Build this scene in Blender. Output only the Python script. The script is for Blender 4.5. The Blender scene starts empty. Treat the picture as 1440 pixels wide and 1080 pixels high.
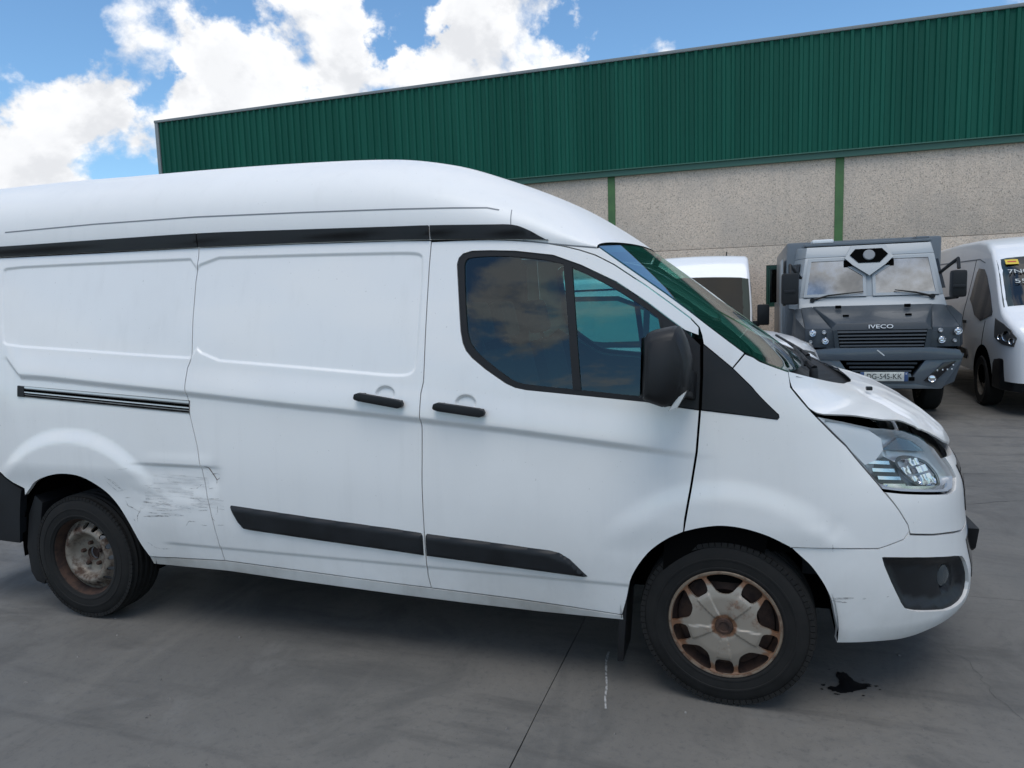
import bpy, bmesh, math, random
import numpy as np
from mathutils import Vector, Matrix
from mathutils.geometry import delaunay_2d_cdt

random.seed(7)
SC = bpy.context.scene
COL = SC.collection
R = math.radians

# ------------------------------------------------------------------ camera
cam = bpy.data.cameras.new('camera')
cam.sensor_width = 36.0
cam.lens = 1018.0/1440.0*36.0
cam.clip_start = 0.05
cam.clip_end = 3000
cam_ob = bpy.data.objects.new('camera', cam)
COL.objects.link(cam_ob)
yaw, pitch, roll = R(18.3), R(-6.645), R(-1.868)
_f = Vector((-math.sin(yaw)*math.cos(pitch), math.cos(yaw)*math.cos(pitch), math.sin(pitch)))
_r0 = Vector((math.cos(yaw), math.sin(yaw), 0)); _u0 = _r0.cross(_f)
_r = math.cos(roll)*_r0+math.sin(roll)*_u0; _u = -math.sin(roll)*_r0+math.cos(roll)*_u0
M = Matrix((_r, _u, -_f)).transposed().to_4x4()
M.translation = Vector((0.088, -3.782, 1.63))
cam_ob.matrix_world = M
SC.camera = cam_ob

# ------------------------------------------------------------------ exposure
SC.render.engine = 'CYCLES'
vs = SC.view_settings
vs.view_transform = 'Standard'; vs.look = 'None'; vs.exposure = 0.64; vs.gamma = 1.0
vs.use_curve_mapping = False
SC.cycles.max_bounces = 10; SC.cycles.transparent_max_bounces = 16
SC.cycles.caustics_reflective = False; SC.cycles.caustics_refractive = False

# ------------------------------------------------------------------ sun behind thin cloud
SUN_EL, SUN_DIR = R(70), Vector((.25, -1.0, 0)).normalized()
sun = bpy.data.lights.new('sun', 'SUN')
sun.energy = 1.1; sun.angle = R(40); sun.color = (1.0, .95, .88)
sun_ob = bpy.data.objects.new('sun', sun); COL.objects.link(sun_ob)
_d = Vector((SUN_DIR.x*math.cos(SUN_EL), SUN_DIR.y*math.cos(SUN_EL), math.sin(SUN_EL)))
sun_ob.rotation_euler = (-_d).to_track_quat('-Z', 'Y').to_euler()
sun_ob.location = _d*60

# ------------------------------------------------------------------ sky: blue with broken cumulus
SKY_STRENGTH = 0.11
world = bpy.data.worlds.new('World'); SC.world = world; world.use_nodes = True
nt = world.node_tree; nt.nodes.clear()
def nd(tree, kind, **kw):
    n = tree.nodes.new(kind)
    for k, v in kw.items():
        if k == 'ins':
            for a, b in v.items(): n.inputs[a].default_value = b
        else: setattr(n, k, v)
    return n
def lk(tree, a, b): tree.links.new(a, b)
def mth(tree, op, a, b=None, clamp=False):
    n = nd(tree, 'ShaderNodeMath', operation=op, use_clamp=clamp)
    for i, v in enumerate((a, b)):
        if v is None: continue
        if isinstance(v, (int, float)): n.inputs[i].default_value = v
        else: lk(tree, v, n.inputs[i])
    return n.outputs[0]
def smooth(tree, v, a, b, lo=0., hi=1.):
    n = nd(tree, 'ShaderNodeMapRange', interpolation_type='SMOOTHSTEP')
    lk(tree, v, n.inputs[0])
    for i, q in zip((1, 2, 3, 4), (a, b, lo, hi)): n.inputs[i].default_value = q
    return n.outputs[0]
tc = nd(nt, 'ShaderNodeTexCoord'); dirv = tc.outputs['Generated']
sky = nd(nt, 'ShaderNodeTexSky', sky_type='NISHITA', sun_disc=False, sun_elevation=SUN_EL,
         sun_rotation=math.atan2(SUN_DIR.x, SUN_DIR.y), altitude=100, air_density=1.0, dust_density=.6, ozone_density=2.0)
def cloud_density(shift):
    mp = nd(nt, 'ShaderNodeMapping'); mp.inputs['Location'].default_value = (0, 0, shift); mp.inputs['Scale'].default_value = (1, 1, 1.35)
    lk(nt, dirv, mp.inputs[0])
    a = nd(nt, 'ShaderNodeTexNoise', ins={'Scale': 5.2, 'Detail': 12.0, 'Roughness': .56, 'Distortion': .25}); lk(nt, mp.outputs[0], a.inputs['Vector'])
    b = nd(nt, 'ShaderNodeTexNoise', ins={'Scale': 1.9, 'Detail': 2.0, 'Roughness': .5}); lk(nt, mp.outputs[0], b.inputs['Vector'])
    c = nd(nt, 'ShaderNodeTexNoise', ins={'Scale': 17., 'Detail': 6.0, 'Roughness': .6}); lk(nt, mp.outputs[0], c.inputs['Vector'])
    return mth(nt, 'ADD', mth(nt, 'MULTIPLY', mth(nt, 'SUBTRACT', c.outputs[0], .5), .22), mth(nt, 'ADD', mth(nt, 'MULTIPLY', a.outputs[0], .95), mth(nt, 'MULTIPLY', b.outputs[0], .22)))
# where the large clouds and the clear gaps stand: direction, inner and outer angle in degrees, weight
BLOBS = [(-0.7527, 0.6322, 0.1839, 2.34, 7.4, 0.136),
         (-0.8349, 0.5291, 0.1517, 1.95, 8.43, 0.102),
         (-0.6497, 0.7111, 0.2688, 2.17, 6.52, 0.128),
         (-0.5891, 0.76, 0.2745, 1.39, 5.09, 0.093),
         (-0.5036, 0.8007, 0.3245, 2.87, 6.22, 0.128),
         (-0.4678, 0.8355, 0.2885, 1.49, 4.98, 0.068),
         (-0.2844, 0.9042, 0.3187, 3.56, 7.13, 0.136),
         (-0.3863, 0.8705, 0.3051, 2.03, 4.57, 0.06),
         (-0.1186, 0.9475, 0.2971, 0.74, 3.72, 0.111),
         (0.0021, 0.9383, 0.3459, 0.45, 2.73, 0.051),
         (-0.6747, 0.662, 0.3264, 1.21, 6.85, -0.22),
         (-0.7674, 0.5757, 0.2823, 0.7, 5.27, -0.16),
         (-0.654, 0.7177, 0.2389, 0.4, 3.4, -0.17),
         (-0.6971, 0.6952, 0.1754, 0.3, 3.3, -0.13),
         (-0.4084, 0.8417, 0.3533, 0.59, 3.44, -0.14),
         (-0.427, 0.8458, 0.3199, 0.25, 1.99, -0.1),
         (-0.1547, 0.9298, 0.3341, 0.99, 5.43, -0.2),
         (0.1099, 0.947, 0.3018, 3.41, 14.06, -0.24),
         (-0.1753, 0.9409, 0.2898, 0.25, 2.03, -0.1),
         (-0.572, 0.7463, 0.3403, 0.45, 3.15, -0.12)]
dens = cloud_density(0.0); dens_up = cloud_density(.045)
_wn = nd(nt, 'ShaderNodeTexNoise', ins={'Scale': 16., 'Detail': 5.0, 'Roughness': .6}); lk(nt, dirv, _wn.inputs['Vector'])
_ws = nd(nt, 'ShaderNodeVectorMath', operation='SUBTRACT'); lk(nt, _wn.outputs['Color'], _ws.inputs[0]); _ws.inputs[1].default_value = (.5, .5, .5)
_wm = nd(nt, 'ShaderNodeVectorMath', operation='SCALE'); lk(nt, _ws.outputs[0], _wm.inputs[0]); _wm.inputs['Scale'].default_value = .14
_wa = nd(nt, 'ShaderNodeVectorMath', operation='ADD'); lk(nt, dirv, _wa.inputs[0]); lk(nt, _wm.outputs[0], _wa.inputs[1])
_wz = nd(nt, 'ShaderNodeVectorMath', operation='NORMALIZE'); lk(nt, _wa.outputs[0], _wz.inputs[0]); dirw = _wz.outputs[0]
bias = None
for (dx, dy, dz, r0, r1, wt) in BLOBS:
    dt = nd(nt, 'ShaderNodeVectorMath', operation='DOT_PRODUCT'); lk(nt, dirw, dt.inputs[0]); dt.inputs[1].default_value = (dx, dy, dz)
    v = smooth(nt, dt.outputs['Value'], math.cos(R(r1)), math.cos(R(r0)), 0., wt)
    bias = v if bias is None else mth(nt, 'ADD', bias, v)
tot = mth(nt, 'ADD', dens, bias)
cover = smooth(nt, tot, .565, .69)
lit = mth(nt, 'SUBTRACT', dens, dens_up)
lit = smooth(nt, lit, -.09, .05)
thick = smooth(nt, tot, .64, .90)                     # thick cores are greyer below
lit2 = mth(nt, 'MULTIPLY', lit, mth(nt, 'SUBTRACT', 1.0, mth(nt, 'MULTIPLY', thick, .55)))
cr = nd(nt, 'ShaderNodeMix', data_type='RGBA'); lk(nt, lit2, cr.inputs['Factor'])
cr.inputs[6].default_value = (4.7, 4.8, 5.0, 1); cr.inputs[7].default_value = (6.3, 6.35, 6.45, 1)
sep = nd(nt, 'ShaderNodeSeparateXYZ'); lk(nt, dirv, sep.inputs[0])
tint = nd(nt, 'ShaderNodeMix', data_type='RGBA', blend_type='MULTIPLY'); tint.inputs['Factor'].default_value = 1
lk(nt, sky.outputs[0], tint.inputs[6]); tint.inputs[7].default_value = (.72, .93, 1.02, 1)
mx = nd(nt, 'ShaderNodeMix', data_type='RGBA'); lk(nt, cover, mx.inputs['Factor'])
lk(nt, tint.outputs[2], mx.inputs[6]); lk(nt, cr.outputs[2], mx.inputs[7])
bg = nd(nt, 'ShaderNodeBackground'); bg.inputs['Strength'].default_value = SKY_STRENGTH
lk(nt, mx.outputs[2], bg.inputs['Color'])
wo = nd(nt, 'ShaderNodeOutputWorld'); lk(nt, bg.outputs[0], wo.inputs['Surface'])
# ------------------------------------------------------------------ materials
def hexc(h):
    c = [int(h[i:i+2], 16)/255 for i in (0, 2, 4)]
    return tuple(((x/12.92) if x <= .04045 else ((x+.055)/1.055)**2.4) for x in c)+(1,)
def mat(name, base=(.5, .5, .5), rough=.5, metal=0., coat=0., noise=None, bump=None, spec=None):
    if spec is None: spec = .35 if max(base[:3]) < .02 else .5
    """noise = (scale, amount, detail): brightness mottling; bump = (scale, strength, distance)"""
    m = bpy.data.materials.new(name); m.use_nodes = True
    t = m.node_tree; b = t.nodes['Principled BSDF']
    b.inputs['Base Color'].default_value = tuple(base[:3])+(1,)
    b.inputs['Roughness'].default_value = rough; b.inputs['Metallic'].default_value = metal
    b.inputs['Coat Weight'].default_value = coat; b.inputs['Coat Roughness'].default_value = .04
    b.inputs['Specular IOR Level'].default_value = spec
    co = nd(t, 'ShaderNodeTexCoord').outputs['Object']
    if noise:
        n = nd(t, 'ShaderNodeTexNoise', ins={'Scale': noise[0], 'Detail': noise[2] if len(noise) > 2 else 5., 'Roughness': .6}); lk(t, co, n.inputs['Vector'])
        f = smooth(t, n.outputs[0], .3, .7, 1-noise[1], 1+noise[1])
        x = nd(t, 'ShaderNodeMix', data_type='RGBA', blend_type='MULTIPLY'); x.inputs['Factor'].default_value = 1
        x.inputs[6].default_value = tuple(base[:3])+(1,); lk(t, f, x.inputs[7]); lk(t, x.outputs[2], b.inputs['Base Color'])
        rr = smooth(t, n.outputs[0], .3, .7, max(0, rough-.06), min(1, rough+.08)); lk(t, rr, b.inputs['Roughness'])
    if bump:
        n2 = nd(t, 'ShaderNodeTexNoise', ins={'Scale': bump[0], 'Detail': 4., 'Roughness': .6}); lk(t, co, n2.inputs['Vector'])
        bp = nd(t, 'ShaderNodeBump', ins={'Strength': bump[1], 'Distance': bump[2]}); lk(t, n2.outputs[0], bp.inputs['Height']); lk(t, bp.outputs[0], b.inputs['Normal'])
    return m
def mixcol(t, fac, a, b):
    x = nd(t, 'ShaderNodeMix', data_type='RGBA')
    if isinstance(fac, (int, float)): x.inputs['Factor'].default_value = fac
    else: lk(t, fac, x.inputs['Factor'])
    for i, v in ((6, a), (7, b)):
        if isinstance(v, tuple): x.inputs[i].default_value = tuple(v[:3])+(1,)
        else: lk(t, v, x.inputs[i])
    return x.outputs[2]
def paint_mat(name, base, dirt=(.23, .21, .18), amount=.5, rough=.30, coat=.55, low=.55, bumpy=True):
    """car paint with road film: grime gathers low on the body and in cloudy patches, and dulls the gloss"""
    m = mat(name, base, rough, 0, coat); t = m.node_tree; b = t.nodes['Principled BSDF']
    geo = nd(t, 'ShaderNodeNewGeometry'); pos = geo.outputs['Position']
    sp = nd(t, 'ShaderNodeSeparateXYZ'); lk(t, pos, sp.inputs[0])
    n = nd(t, 'ShaderNodeTexNoise', ins={'Scale': 1.7, 'Detail': 8., 'Roughness': .62}); lk(t, pos, n.inputs['Vector'])
    mp = nd(t, 'ShaderNodeMapping'); mp.inputs['Scale'].default_value = (9, 9, .7); lk(t, pos, mp.inputs[0])
    st = nd(t, 'ShaderNodeTexNoise', ins={'Scale': 1.6, 'Detail': 6., 'Roughness': .6}); lk(t, mp.outputs[0], st.inputs['Vector'])
    lowf = smooth(t, sp.outputs['Z'], low+.25, .28)
    film = mth(t, 'ADD', mth(t, 'MULTIPLY', smooth(t, n.outputs[0], .42, .75), .10*amount), mth(t, 'MULTIPLY', smooth(t, st.outputs[0], .5, .8), .10*amount))
    film = mth(t, 'ADD', film, mth(t, 'MULTIPLY', mth(t, 'MULTIPLY', lowf, smooth(t, n.outputs[0], .25, .7)), .5*amount), clamp=True)
    fl = nd(t, 'ShaderNodeTexNoise', ins={'Scale': 85., 'Detail': 2.}); lk(t, pos, fl.inputs['Vector'])
    fleck = mth(t, 'MULTIPLY', smooth(t, fl.outputs[0], .735, .76), .5*amount)
    film = mth(t, 'MAXIMUM', film, fleck)
    lk(t, mixcol(t, film, base, dirt), b.inputs['Base Color'])
    lk(t, smooth(t, film, 0., .5, rough, min(1, rough+.35)), b.inputs['Roughness'])
    if bumpy:
        w = nd(t, 'ShaderNodeTexNoise', ins={'Scale': 3.2, 'Detail': 2.}); lk(t, pos, w.inputs['Vector'])
        bp = nd(t, 'ShaderNodeBump', ins={'Strength': .05, 'Distance': .012}); lk(t, w.outputs[0], bp.inputs['Height']); lk(t, bp.outputs[0], b.inputs['Normal'])
    return m
def glass_mat(name, tint, ior=1.5, rough=.0, gain=1.0, refl=(1, 1, 1)):
    m = bpy.data.materials.new(name); m.use_nodes = True; t = m.node_tree; t.nodes.clear()
    tr = nd(t, 'ShaderNodeBsdfTransparent'); tr.inputs[0].default_value = tuple(tint)+(1,)
    gl = nd(t, 'ShaderNodeBsdfGlossy'); gl.inputs['Roughness'].default_value = rough; gl.inputs['Color'].default_value = tuple(refl)+(1,)
    fr = nd(t, 'ShaderNodeFresnel'); fr.inputs[0].default_value = ior
    mixn = nd(t, 'ShaderNodeMixShader'); lk(t, mth(t, 'MULTIPLY', fr.outputs[0], gain, True), mixn.inputs[0]); lk(t, tr.outputs[0], mixn.inputs[1]); lk(t, gl.outputs[0], mixn.inputs[2])
    o = nd(t, 'ShaderNodeOutputMaterial'); lk(t, mixn.outputs[0], o.inputs[0])
    return m
def rust_mat(name, metal_col, rust=(.11, .045, .02), lo=.45, hi=.62, scale=14, rough=.5, metal=.6):
    m = mat(name, metal_col, rough, metal); t = m.node_tree; b = t.nodes['Principled BSDF']
    co = nd(t, 'ShaderNodeTexCoord').outputs['Object']
    n = nd(t, 'ShaderNodeTexNoise', ins={'Scale': scale, 'Detail': 8., 'Roughness': .65}); lk(t, co, n.inputs['Vector'])
    f = smooth(t, n.outputs[0], lo, hi)
    lk(t, mixcol(t, f, metal_col, rust), b.inputs['Base Color'])
    lk(t, smooth(t, f, 0, 1, rough, .85), b.inputs['Roughness']); lk(t, smooth(t, f, 0, 1, metal, .05), b.inputs['Metallic'])
    return m

# ------------------------------------------------------------------ object helpers
def link(name, me, parent=None, kind=None):
    o = bpy.data.objects.new(name, me); COL.objects.link(o)
    if parent is not None: o.parent = parent
    if kind: o['kind'] = kind
    return o
def thing(name, label, cat, loc=(0, 0, 0), rz=0., group=None):
    o = link(name, None); o.empty_display_size = .2; o.location = loc; o.rotation_euler = (0, 0, rz)
    o['label'] = label; o['category'] = cat
    if group: o['group'] = group
    return o
def mesh(name, V, F, mt, parent=None, smooth_=False, normals=None, kind=None, sharp=None):
    me = bpy.data.meshes.new(name)
    me.from_pydata([tuple(map(float, v)) for v in V], [], [tuple(map(int, f)) for f in F])
    me.materials.append(mt)
    if smooth_ or normals is not None: me.shade_smooth()
    if normals is not None: me.normals_split_custom_set_from_vertices([tuple(map(float, n)) for n in normals])
    elif sharp is not None:
        me.shade_smooth()
        bm = bmesh.new(); bm.from_mesh(me)
        for e in bm.edges:
            if len(e.link_faces) != 2 or e.calc_face_angle(0) > sharp: e.smooth = False
        bm.to_mesh(me); bm.free()
    me.update()
    return link(name, me, parent, kind)
class MB:
    """collects simple solids; build() links them as one mesh object"""
    def __init__(s): s.bm = bmesh.new()
    def box(s, lo, hi, bev=0., M=None):
        b = bmesh.new(); bmesh.ops.create_cube(b, size=1)
        for v in b.verts: v.co = Vector(((lo[i]+hi[i])/2+v.co[i]*(hi[i]-lo[i]) for i in range(3)))
        if bev: bmesh.ops.bevel(b, geom=b.edges[:], offset=bev, segments=2, affect='EDGES', profile=.6)
        return s._take(b, M)
    def prism(s, poly, axis, a, b_, bev=0., M=None):
        """polygon in the other two axes, swept along axis from a to b_"""
        b = bmesh.new(); ax = 'xyz'.index(axis); o = [i for i in range(3) if i != ax]
        rings = []
        for w in (a, b_):
            r = []
            for p in poly:
                c = [0, 0, 0]; c[ax] = w; c[o[0]] = p[0]; c[o[1]] = p[1]; r.append(b.verts.new(c))
            rings.append(r)
        n = len(poly)
        b.faces.new(rings[0]); b.faces.new(rings[1][::-1])
        for i in range(n): b.faces.new((rings[0][i], rings[0][(i+1) % n], rings[1][(i+1) % n], rings[1][i]))
        bmesh.ops.recalc_face_normals(b, faces=b.faces[:])
        if bev: bmesh.ops.bevel(b, geom=b.edges[:], offset=bev, segments=2, affect='EDGES', profile=.6, clamp_overlap=True)
        return s._take(b, M)
    def hexa(s, P, bev=0., M=None):
        """eight corners: bottom four then top four, same order"""
        b = bmesh.new(); v = [b.verts.new(p) for p in P]
        for f in ((0, 1, 2, 3), (7, 6, 5, 4), (0, 4, 5, 1), (1, 5, 6, 2), (2, 6, 7, 3), (3, 7, 4, 0)): b.faces.new([v[i] for i in f])
        bmesh.ops.recalc_face_normals(b, faces=b.faces[:])
        if bev: bmesh.ops.bevel(b, geom=b.edges[:], offset=bev, segments=2, affect='EDGES', profile=.6)
        return s._take(b, M)
    def lathe(s, prof, c, axis='y', seg=48, M=None, closed=False):
        """profile of (radius, along axis) turned round the axis through c"""
        b = bmesh.new(); rings = []
        for k in range(seg):
            a = 2*math.pi*k/seg; ca, sa = math.cos(a), math.sin(a); r = []
            for (rad, h) in prof:
                p = {'y': (rad*ca, h, rad*sa), 'x': (h, rad*ca, rad*sa), 'z': (rad*ca, rad*sa, h)}[axis]
                r.append(b.verts.new((c[0]+p[0], c[1]+p[1], c[2]+p[2])))
            rings.append(r)
        n = len(prof)
        for k in range(seg):
            A, B = rings[k], rings[(k+1) % seg]
            for i in range(n if closed else n-1): b.faces.new((A[i], A[(i+1) % n], B[(i+1) % n], B[i]))
        bmesh.ops.remove_doubles(b, verts=b.verts[:], dist=1e-6)
        bmesh.ops.recalc_face_normals(b, faces=b.faces[:])
        return s._take(b, M)
    def tube(s, pts, rad, seg=8, M=None):
        b = bmesh.new(); pts = [Vector(p) for p in pts]; rings = []
        for i, p in enumerate(pts):
            d = (pts[min(i+1, len(pts)-1)]-pts[max(i-1, 0)]).normalized()
            q = d.orthogonal().normalized() if i == 0 else (q-d*q.dot(d)).normalized()
            w = d.cross(q); rr = rad[i] if isinstance(rad, (list, tuple)) else rad
            rings.append([b.verts.new(p+q*math.cos(2*math.pi*k/seg)*rr+w*math.sin(2*math.pi*k/seg)*rr) for k in range(seg)])
        for A, B in zip(rings[:-1], rings[1:]):
            for k in range(seg): b.faces.new((A[k], A[(k+1) % seg], B[(k+1) % seg], B[k]))
        b.faces.new(rings[0][::-1]); b.faces.new(rings[-1])
        bmesh.ops.recalc_face_normals(b, faces=b.faces[:])
        return s._take(b, M)
    def poly(s, pts, M=None):
        b = bmesh.new(); b.faces.new([b.verts.new(p) for p in pts]); return s._take(b, M)
    def _take(s, b, M):
        if M is not None: bmesh.ops.transform(b, matrix=M, verts=b.verts[:])
        me = bpy.data.meshes.new('tmp'); b.to_mesh(me); b.free(); s.bm.from_mesh(me); bpy.data.meshes.remove(me); return s
    def build(s, name, mt, parent=None, sharp=.6, kind=None):
        me = bpy.data.meshes.new(name); s.bm.to_mesh(me); s.bm.free(); me.materials.append(mt); me.shade_smooth()
        bm = bmesh.new(); bm.from_mesh(me)
        for e in bm.edges:
            if len(e.link_faces) != 2 or e.calc_face_angle(0) > sharp: e.smooth = False
        bm.to_mesh(me); bm.free()
        return link(name, me, parent, kind)
def text_obj(name, txt, size, mt, M, parent, depth=.004, align='CENTER', sx=1.):
    cu = bpy.data.curves.new(name, 'FONT'); cu.body = txt; cu.size = size; cu.extrude = depth; cu.align_x = align; cu.align_y = 'CENTER'
    tmp = bpy.data.objects.new(name, cu); COL.objects.link(tmp)
    bpy.context.view_layer.update()
    me = bpy.data.meshes.new_from_object(tmp.evaluated_get(bpy.context.evaluated_depsgraph_get()))
    bpy.data.objects.remove(tmp); me.materials.clear(); me.materials.append(mt)
    me.transform(M @ Matrix.Diagonal((sx, 1, 1, 1)))
    return link(name, me, parent)

# ------------------------------------------------------------------ shaped sheets cut from a surface
def pip(pt, poly):
    x, y = pt[:, 0], pt[:, 1]; ins = np.zeros(len(pt), bool); p = np.array(poly)
    for (x0, y0), (x1, y1) in zip(p, np.roll(p, -1, 0)):
        if y0 == y1: continue
        c = ((y0 > y) != (y1 > y)) & (x < (x1-x0)*(y-y0)/(y1-y0)+x0); ins ^= c
    return ins
def sdf(pt, poly):
    """signed distance, negative inside"""
    p = np.array(poly); d = np.full(len(pt), 1e9)
    for a, b in zip(p, np.roll(p, -1, 0)):
        ab = b-a; t = np.clip(((pt-a)@ab)/max(ab@ab, 1e-12), 0, 1)
        d = np.minimum(d, np.hypot(*(pt-(a+t[:, None]*ab)).T))
    return np.where(pip(pt, poly), -d, d)
def sstep(a, b, x):
    t = np.clip((x-a)/(b-a), 0, 1); return t*t*(3-2*t)
def offset_poly(poly, d):
    p = np.array(poly, float); q = np.roll(p, -1, 0)
    if (p[:, 0]*q[:, 1]-q[:, 0]*p[:, 1]).sum() < 0: p = p[::-1]
    a = p-np.roll(p, 1, 0); b = np.roll(p, -1, 0)-p
    na = np.stack([-a[:, 1], a[:, 0]], 1)/np.maximum(np.hypot(*a.T), 1e-9)[:, None]
    nb = np.stack([-b[:, 1], b[:, 0]], 1)/np.maximum(np.hypot(*b.T), 1e-9)[:, None]
    m = na+nb; l = np.maximum((m*na).sum(1), .35)
    return p+m/l[:, None]*d
def resample(poly, s, closed=True):
    out = []; n = len(poly)
    for i in range(n if closed else n-1):
        a = np.array(poly[i], float); b = np.array(poly[(i+1) % n], float); k = max(1, int(math.ceil(np.hypot(*(b-a))/s)))
        out += [a+(b-a)*j/k for j in range(k)]
    if not closed: out.append(np.array(poly[-1], float))
    return np.array(out)
def round_poly(poly, closed=True, it=2):
    """corner cutting for traced outlines"""
    p = np.array(poly, float)
    for _ in range(it):
        q = np.roll(p, -1, 0); p = np.stack([p*.75+q*.25, p*.25+q*.75], 1).reshape(-1, 2)
    return p
def surf_pts(surf, disp, off, uz, mirror):
    u, z = uz[:, 0], uz[:, 1]; e = .003
    def S(u_, z_): return surf(u_, z_)
    n0 = np.cross(S(u+e, z)-S(u-e, z), S(u, z+e)-S(u, z-e)); n0 /= np.maximum(np.linalg.norm(n0, axis=1), 1e-12)[:, None]
    def D(u_, z_):
        b = S(u_, z_)
        return b if disp is None else b+n0*disp(u_, z_)[:, None]
    Pp = D(u, z)+n0*off
    n = np.cross(D(u+e, z)-D(u-e, z), D(u, z+e)-D(u, z-e)); n /= np.maximum(np.linalg.norm(n, axis=1), 1e-12)[:, None]
    bad = (n*n0).sum(1) < .2; n[bad] = n0[bad]
    return Pp, n, n0
def panel_data(poly, surf, disp=None, off=0., spacing=.03, gap=.0025, lip=.02, holes=(), feats=()):
    outer = resample(offset_poly(poly, gap) if gap else np.array(poly, float), spacing*.7)
    loops = [outer]+[resample(h, spacing*.7) for h in holes]
    pts, edges = [], []
    for l in loops:
        b = len(pts); pts += [tuple(p) for p in l]; edges += [(b+i, b+(i+1) % len(l)) for i in range(len(l))]
    lo, hi = outer.min(0), outer.max(0)
    gx = np.arange(lo[0], hi[0], spacing); gz = np.arange(lo[1], hi[1], spacing)
    if len(gx) and len(gz):
        g = np.stack(np.meshgrid(gx, gz), -1).reshape(-1, 2)
        g = g+np.where(((np.round((g[:, 1]-lo[1])/spacing)).astype(int) % 2)[:, None] == 1, [spacing*.5, 0], [0, 0])
        keep = sdf(g, outer) < -spacing*.45
        for h in holes: keep &= sdf(g, h) > spacing*.45
        pts += [tuple(p) for p in g[keep]]
    for line in feats:                       # rows that follow a pressed edge
        l = np.array(line); d = sdf(l, outer); ok = d < -.003
        for h in holes: ok &= sdf(l, h) > .003
        b0 = len(pts); pts += [tuple(p) for p in l]
        edges += [(b0+i, b0+i+1) for i in range(len(l)-1) if ok[i] and ok[i+1]]
        bad = [b0+i for i in range(len(l)) if not ok[i]]
        for i in bad: pts[i] = tuple(outer[0])
    r = delaunay_2d_cdt([Vector(p) for p in pts], edges, [], 0, 1e-5)
    V = np.array([tuple(v) for v in r[0]]); F = np.array([f for f in r[2] if len(f) == 3])
    c = V[F].mean(1); k = pip(c, outer)
    for h in holes: k &= ~pip(c, h)
    F = F[k]
    a, b_, d = V[F[:, 0]], V[F[:, 1]], V[F[:, 2]]
    ar = (b_[:, 0]-a[:, 0])*(d[:, 1]-a[:, 1])-(d[:, 0]-a[:, 0])*(b_[:, 1]-a[:, 1])
    F[ar < 0] = F[ar < 0][:, ::-1]
    use = np.unique(F); mp = -np.ones(len(V), int); mp[use] = np.arange(len(use)); V = V[use]; F = mp[F]
    Pp, n, n0 = surf_pts(surf, disp, off, V, False)
    P_all, N_all, F_all = [Pp], [n], [tuple(f) for f in F]
    if lip:
        cnt = {}
        for f in F:
            for i in range(3):
                e = (f[i], f[(i+1) % 3]); cnt[e] = cnt.get(e, 0)+1
        base = len(Pp)
        for (i, j) in [e for e in cnt if (e[1], e[0]) not in cnt]:
            ed = Pp[j]-Pp[i]; nn = np.cross(ed, n0[i]); nn /= max(np.linalg.norm(nn), 1e-9)
            P_all.append(np.array([Pp[i], Pp[j], Pp[j]-n0[j]*lip, Pp[i]-n0[i]*lip])); N_all.append(np.array([nn]*4))
            F_all.append((base+3, base+2, base+1, base)); base += 4
    return np.concatenate(P_all), np.concatenate(N_all), F_all
def panel(name, poly, mt, parent, surf=None, disp=None, off=0., spacing=.03, gap=.0025, lip=.02, holes=(), sides=(1,), feats=()):
    P1, N1, F1 = panel_data(poly, surf or hull, disp, off, spacing, gap, lip, holes, feats)
    Vv, Nn, Ff = [], [], []
    for s in sides:
        b = sum(len(x) for x in Vv)
        if s == 1: Vv.append(P1); Nn.append(N1); Ff += [tuple(b+i for i in f) for f in F1]
        else: Vv.append(P1*[1, -1, 1]); Nn.append(N1*[1, -1, 1]); Ff += [tuple(b+i for i in f[::-1]) for f in F1]
    return mesh(name, np.concatenate(Vv), Ff, mt, parent, normals=np.concatenate(Nn))
def ribbon(name, lines, mt, parent, surf=None, disp=None, off=.0006, sides=(1,), taper=True):
    """thin flat marks lying on a surface: lines = [(points, width)]"""
    V, F = [], []
    for pts, w in lines:
        p = resample(pts, .008, closed=False); d = np.gradient(p, axis=0); d /= np.maximum(np.hypot(*d.T), 1e-9)[:, None]
        k = np.linspace(0, 1, len(p)); wv = w*(np.minimum(1, np.minimum(k, 1-k)*5+.15) if taper else 1+0*k)*.5
        nrm = np.stack([-d[:, 1], d[:, 0]], 1)
        a, b = p+nrm*wv[:, None], p-nrm*wv[:, None]
        A = surf_pts(surf or hull, disp, off, a, False)[0]; B = surf_pts(surf or hull, disp, off, b, False)[0]
        for s in sides:
            o = len(V); V += [q*[1, s, 1] for q in A]+[q*[1, s, 1] for q in B]; n = len(p)
            F += [(o+i, o+i+1, o+n+i+1, o+n+i) for i in range(n-1)]
    return mesh(name, V, F, mt, parent, smooth_=True)
# ------------------------------------------------------------------ van body surface
def pchip(xs, ys):
    xs = np.array(xs, float); ys = np.array(ys, float)
    h = np.diff(xs); d = np.diff(ys)/h
    m = np.zeros(len(xs))
    for i in range(1, len(xs)-1):
        if d[i-1]*d[i] > 0:
            w1 = 2*h[i]+h[i-1]; w2 = h[i]+2*h[i-1]
            m[i] = (w1+w2)/(w1/d[i-1]+w2/d[i])
    m[0] = d[0]; m[-1] = d[-1]
    def f(x):
        x = np.clip(x, xs[0], xs[-1])
        i = np.clip(np.searchsorted(xs, x)-1, 0, len(xs)-2)
        t = (x-xs[i])/h[i]
        return ((1+2*t)*(1-t)**2*ys[i] + t*(1-t)**2*h[i]*m[i]
                + t*t*(3-2*t)*ys[i+1] + t*t*(t-1)*h[i]*m[i+1])
    return f
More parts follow.
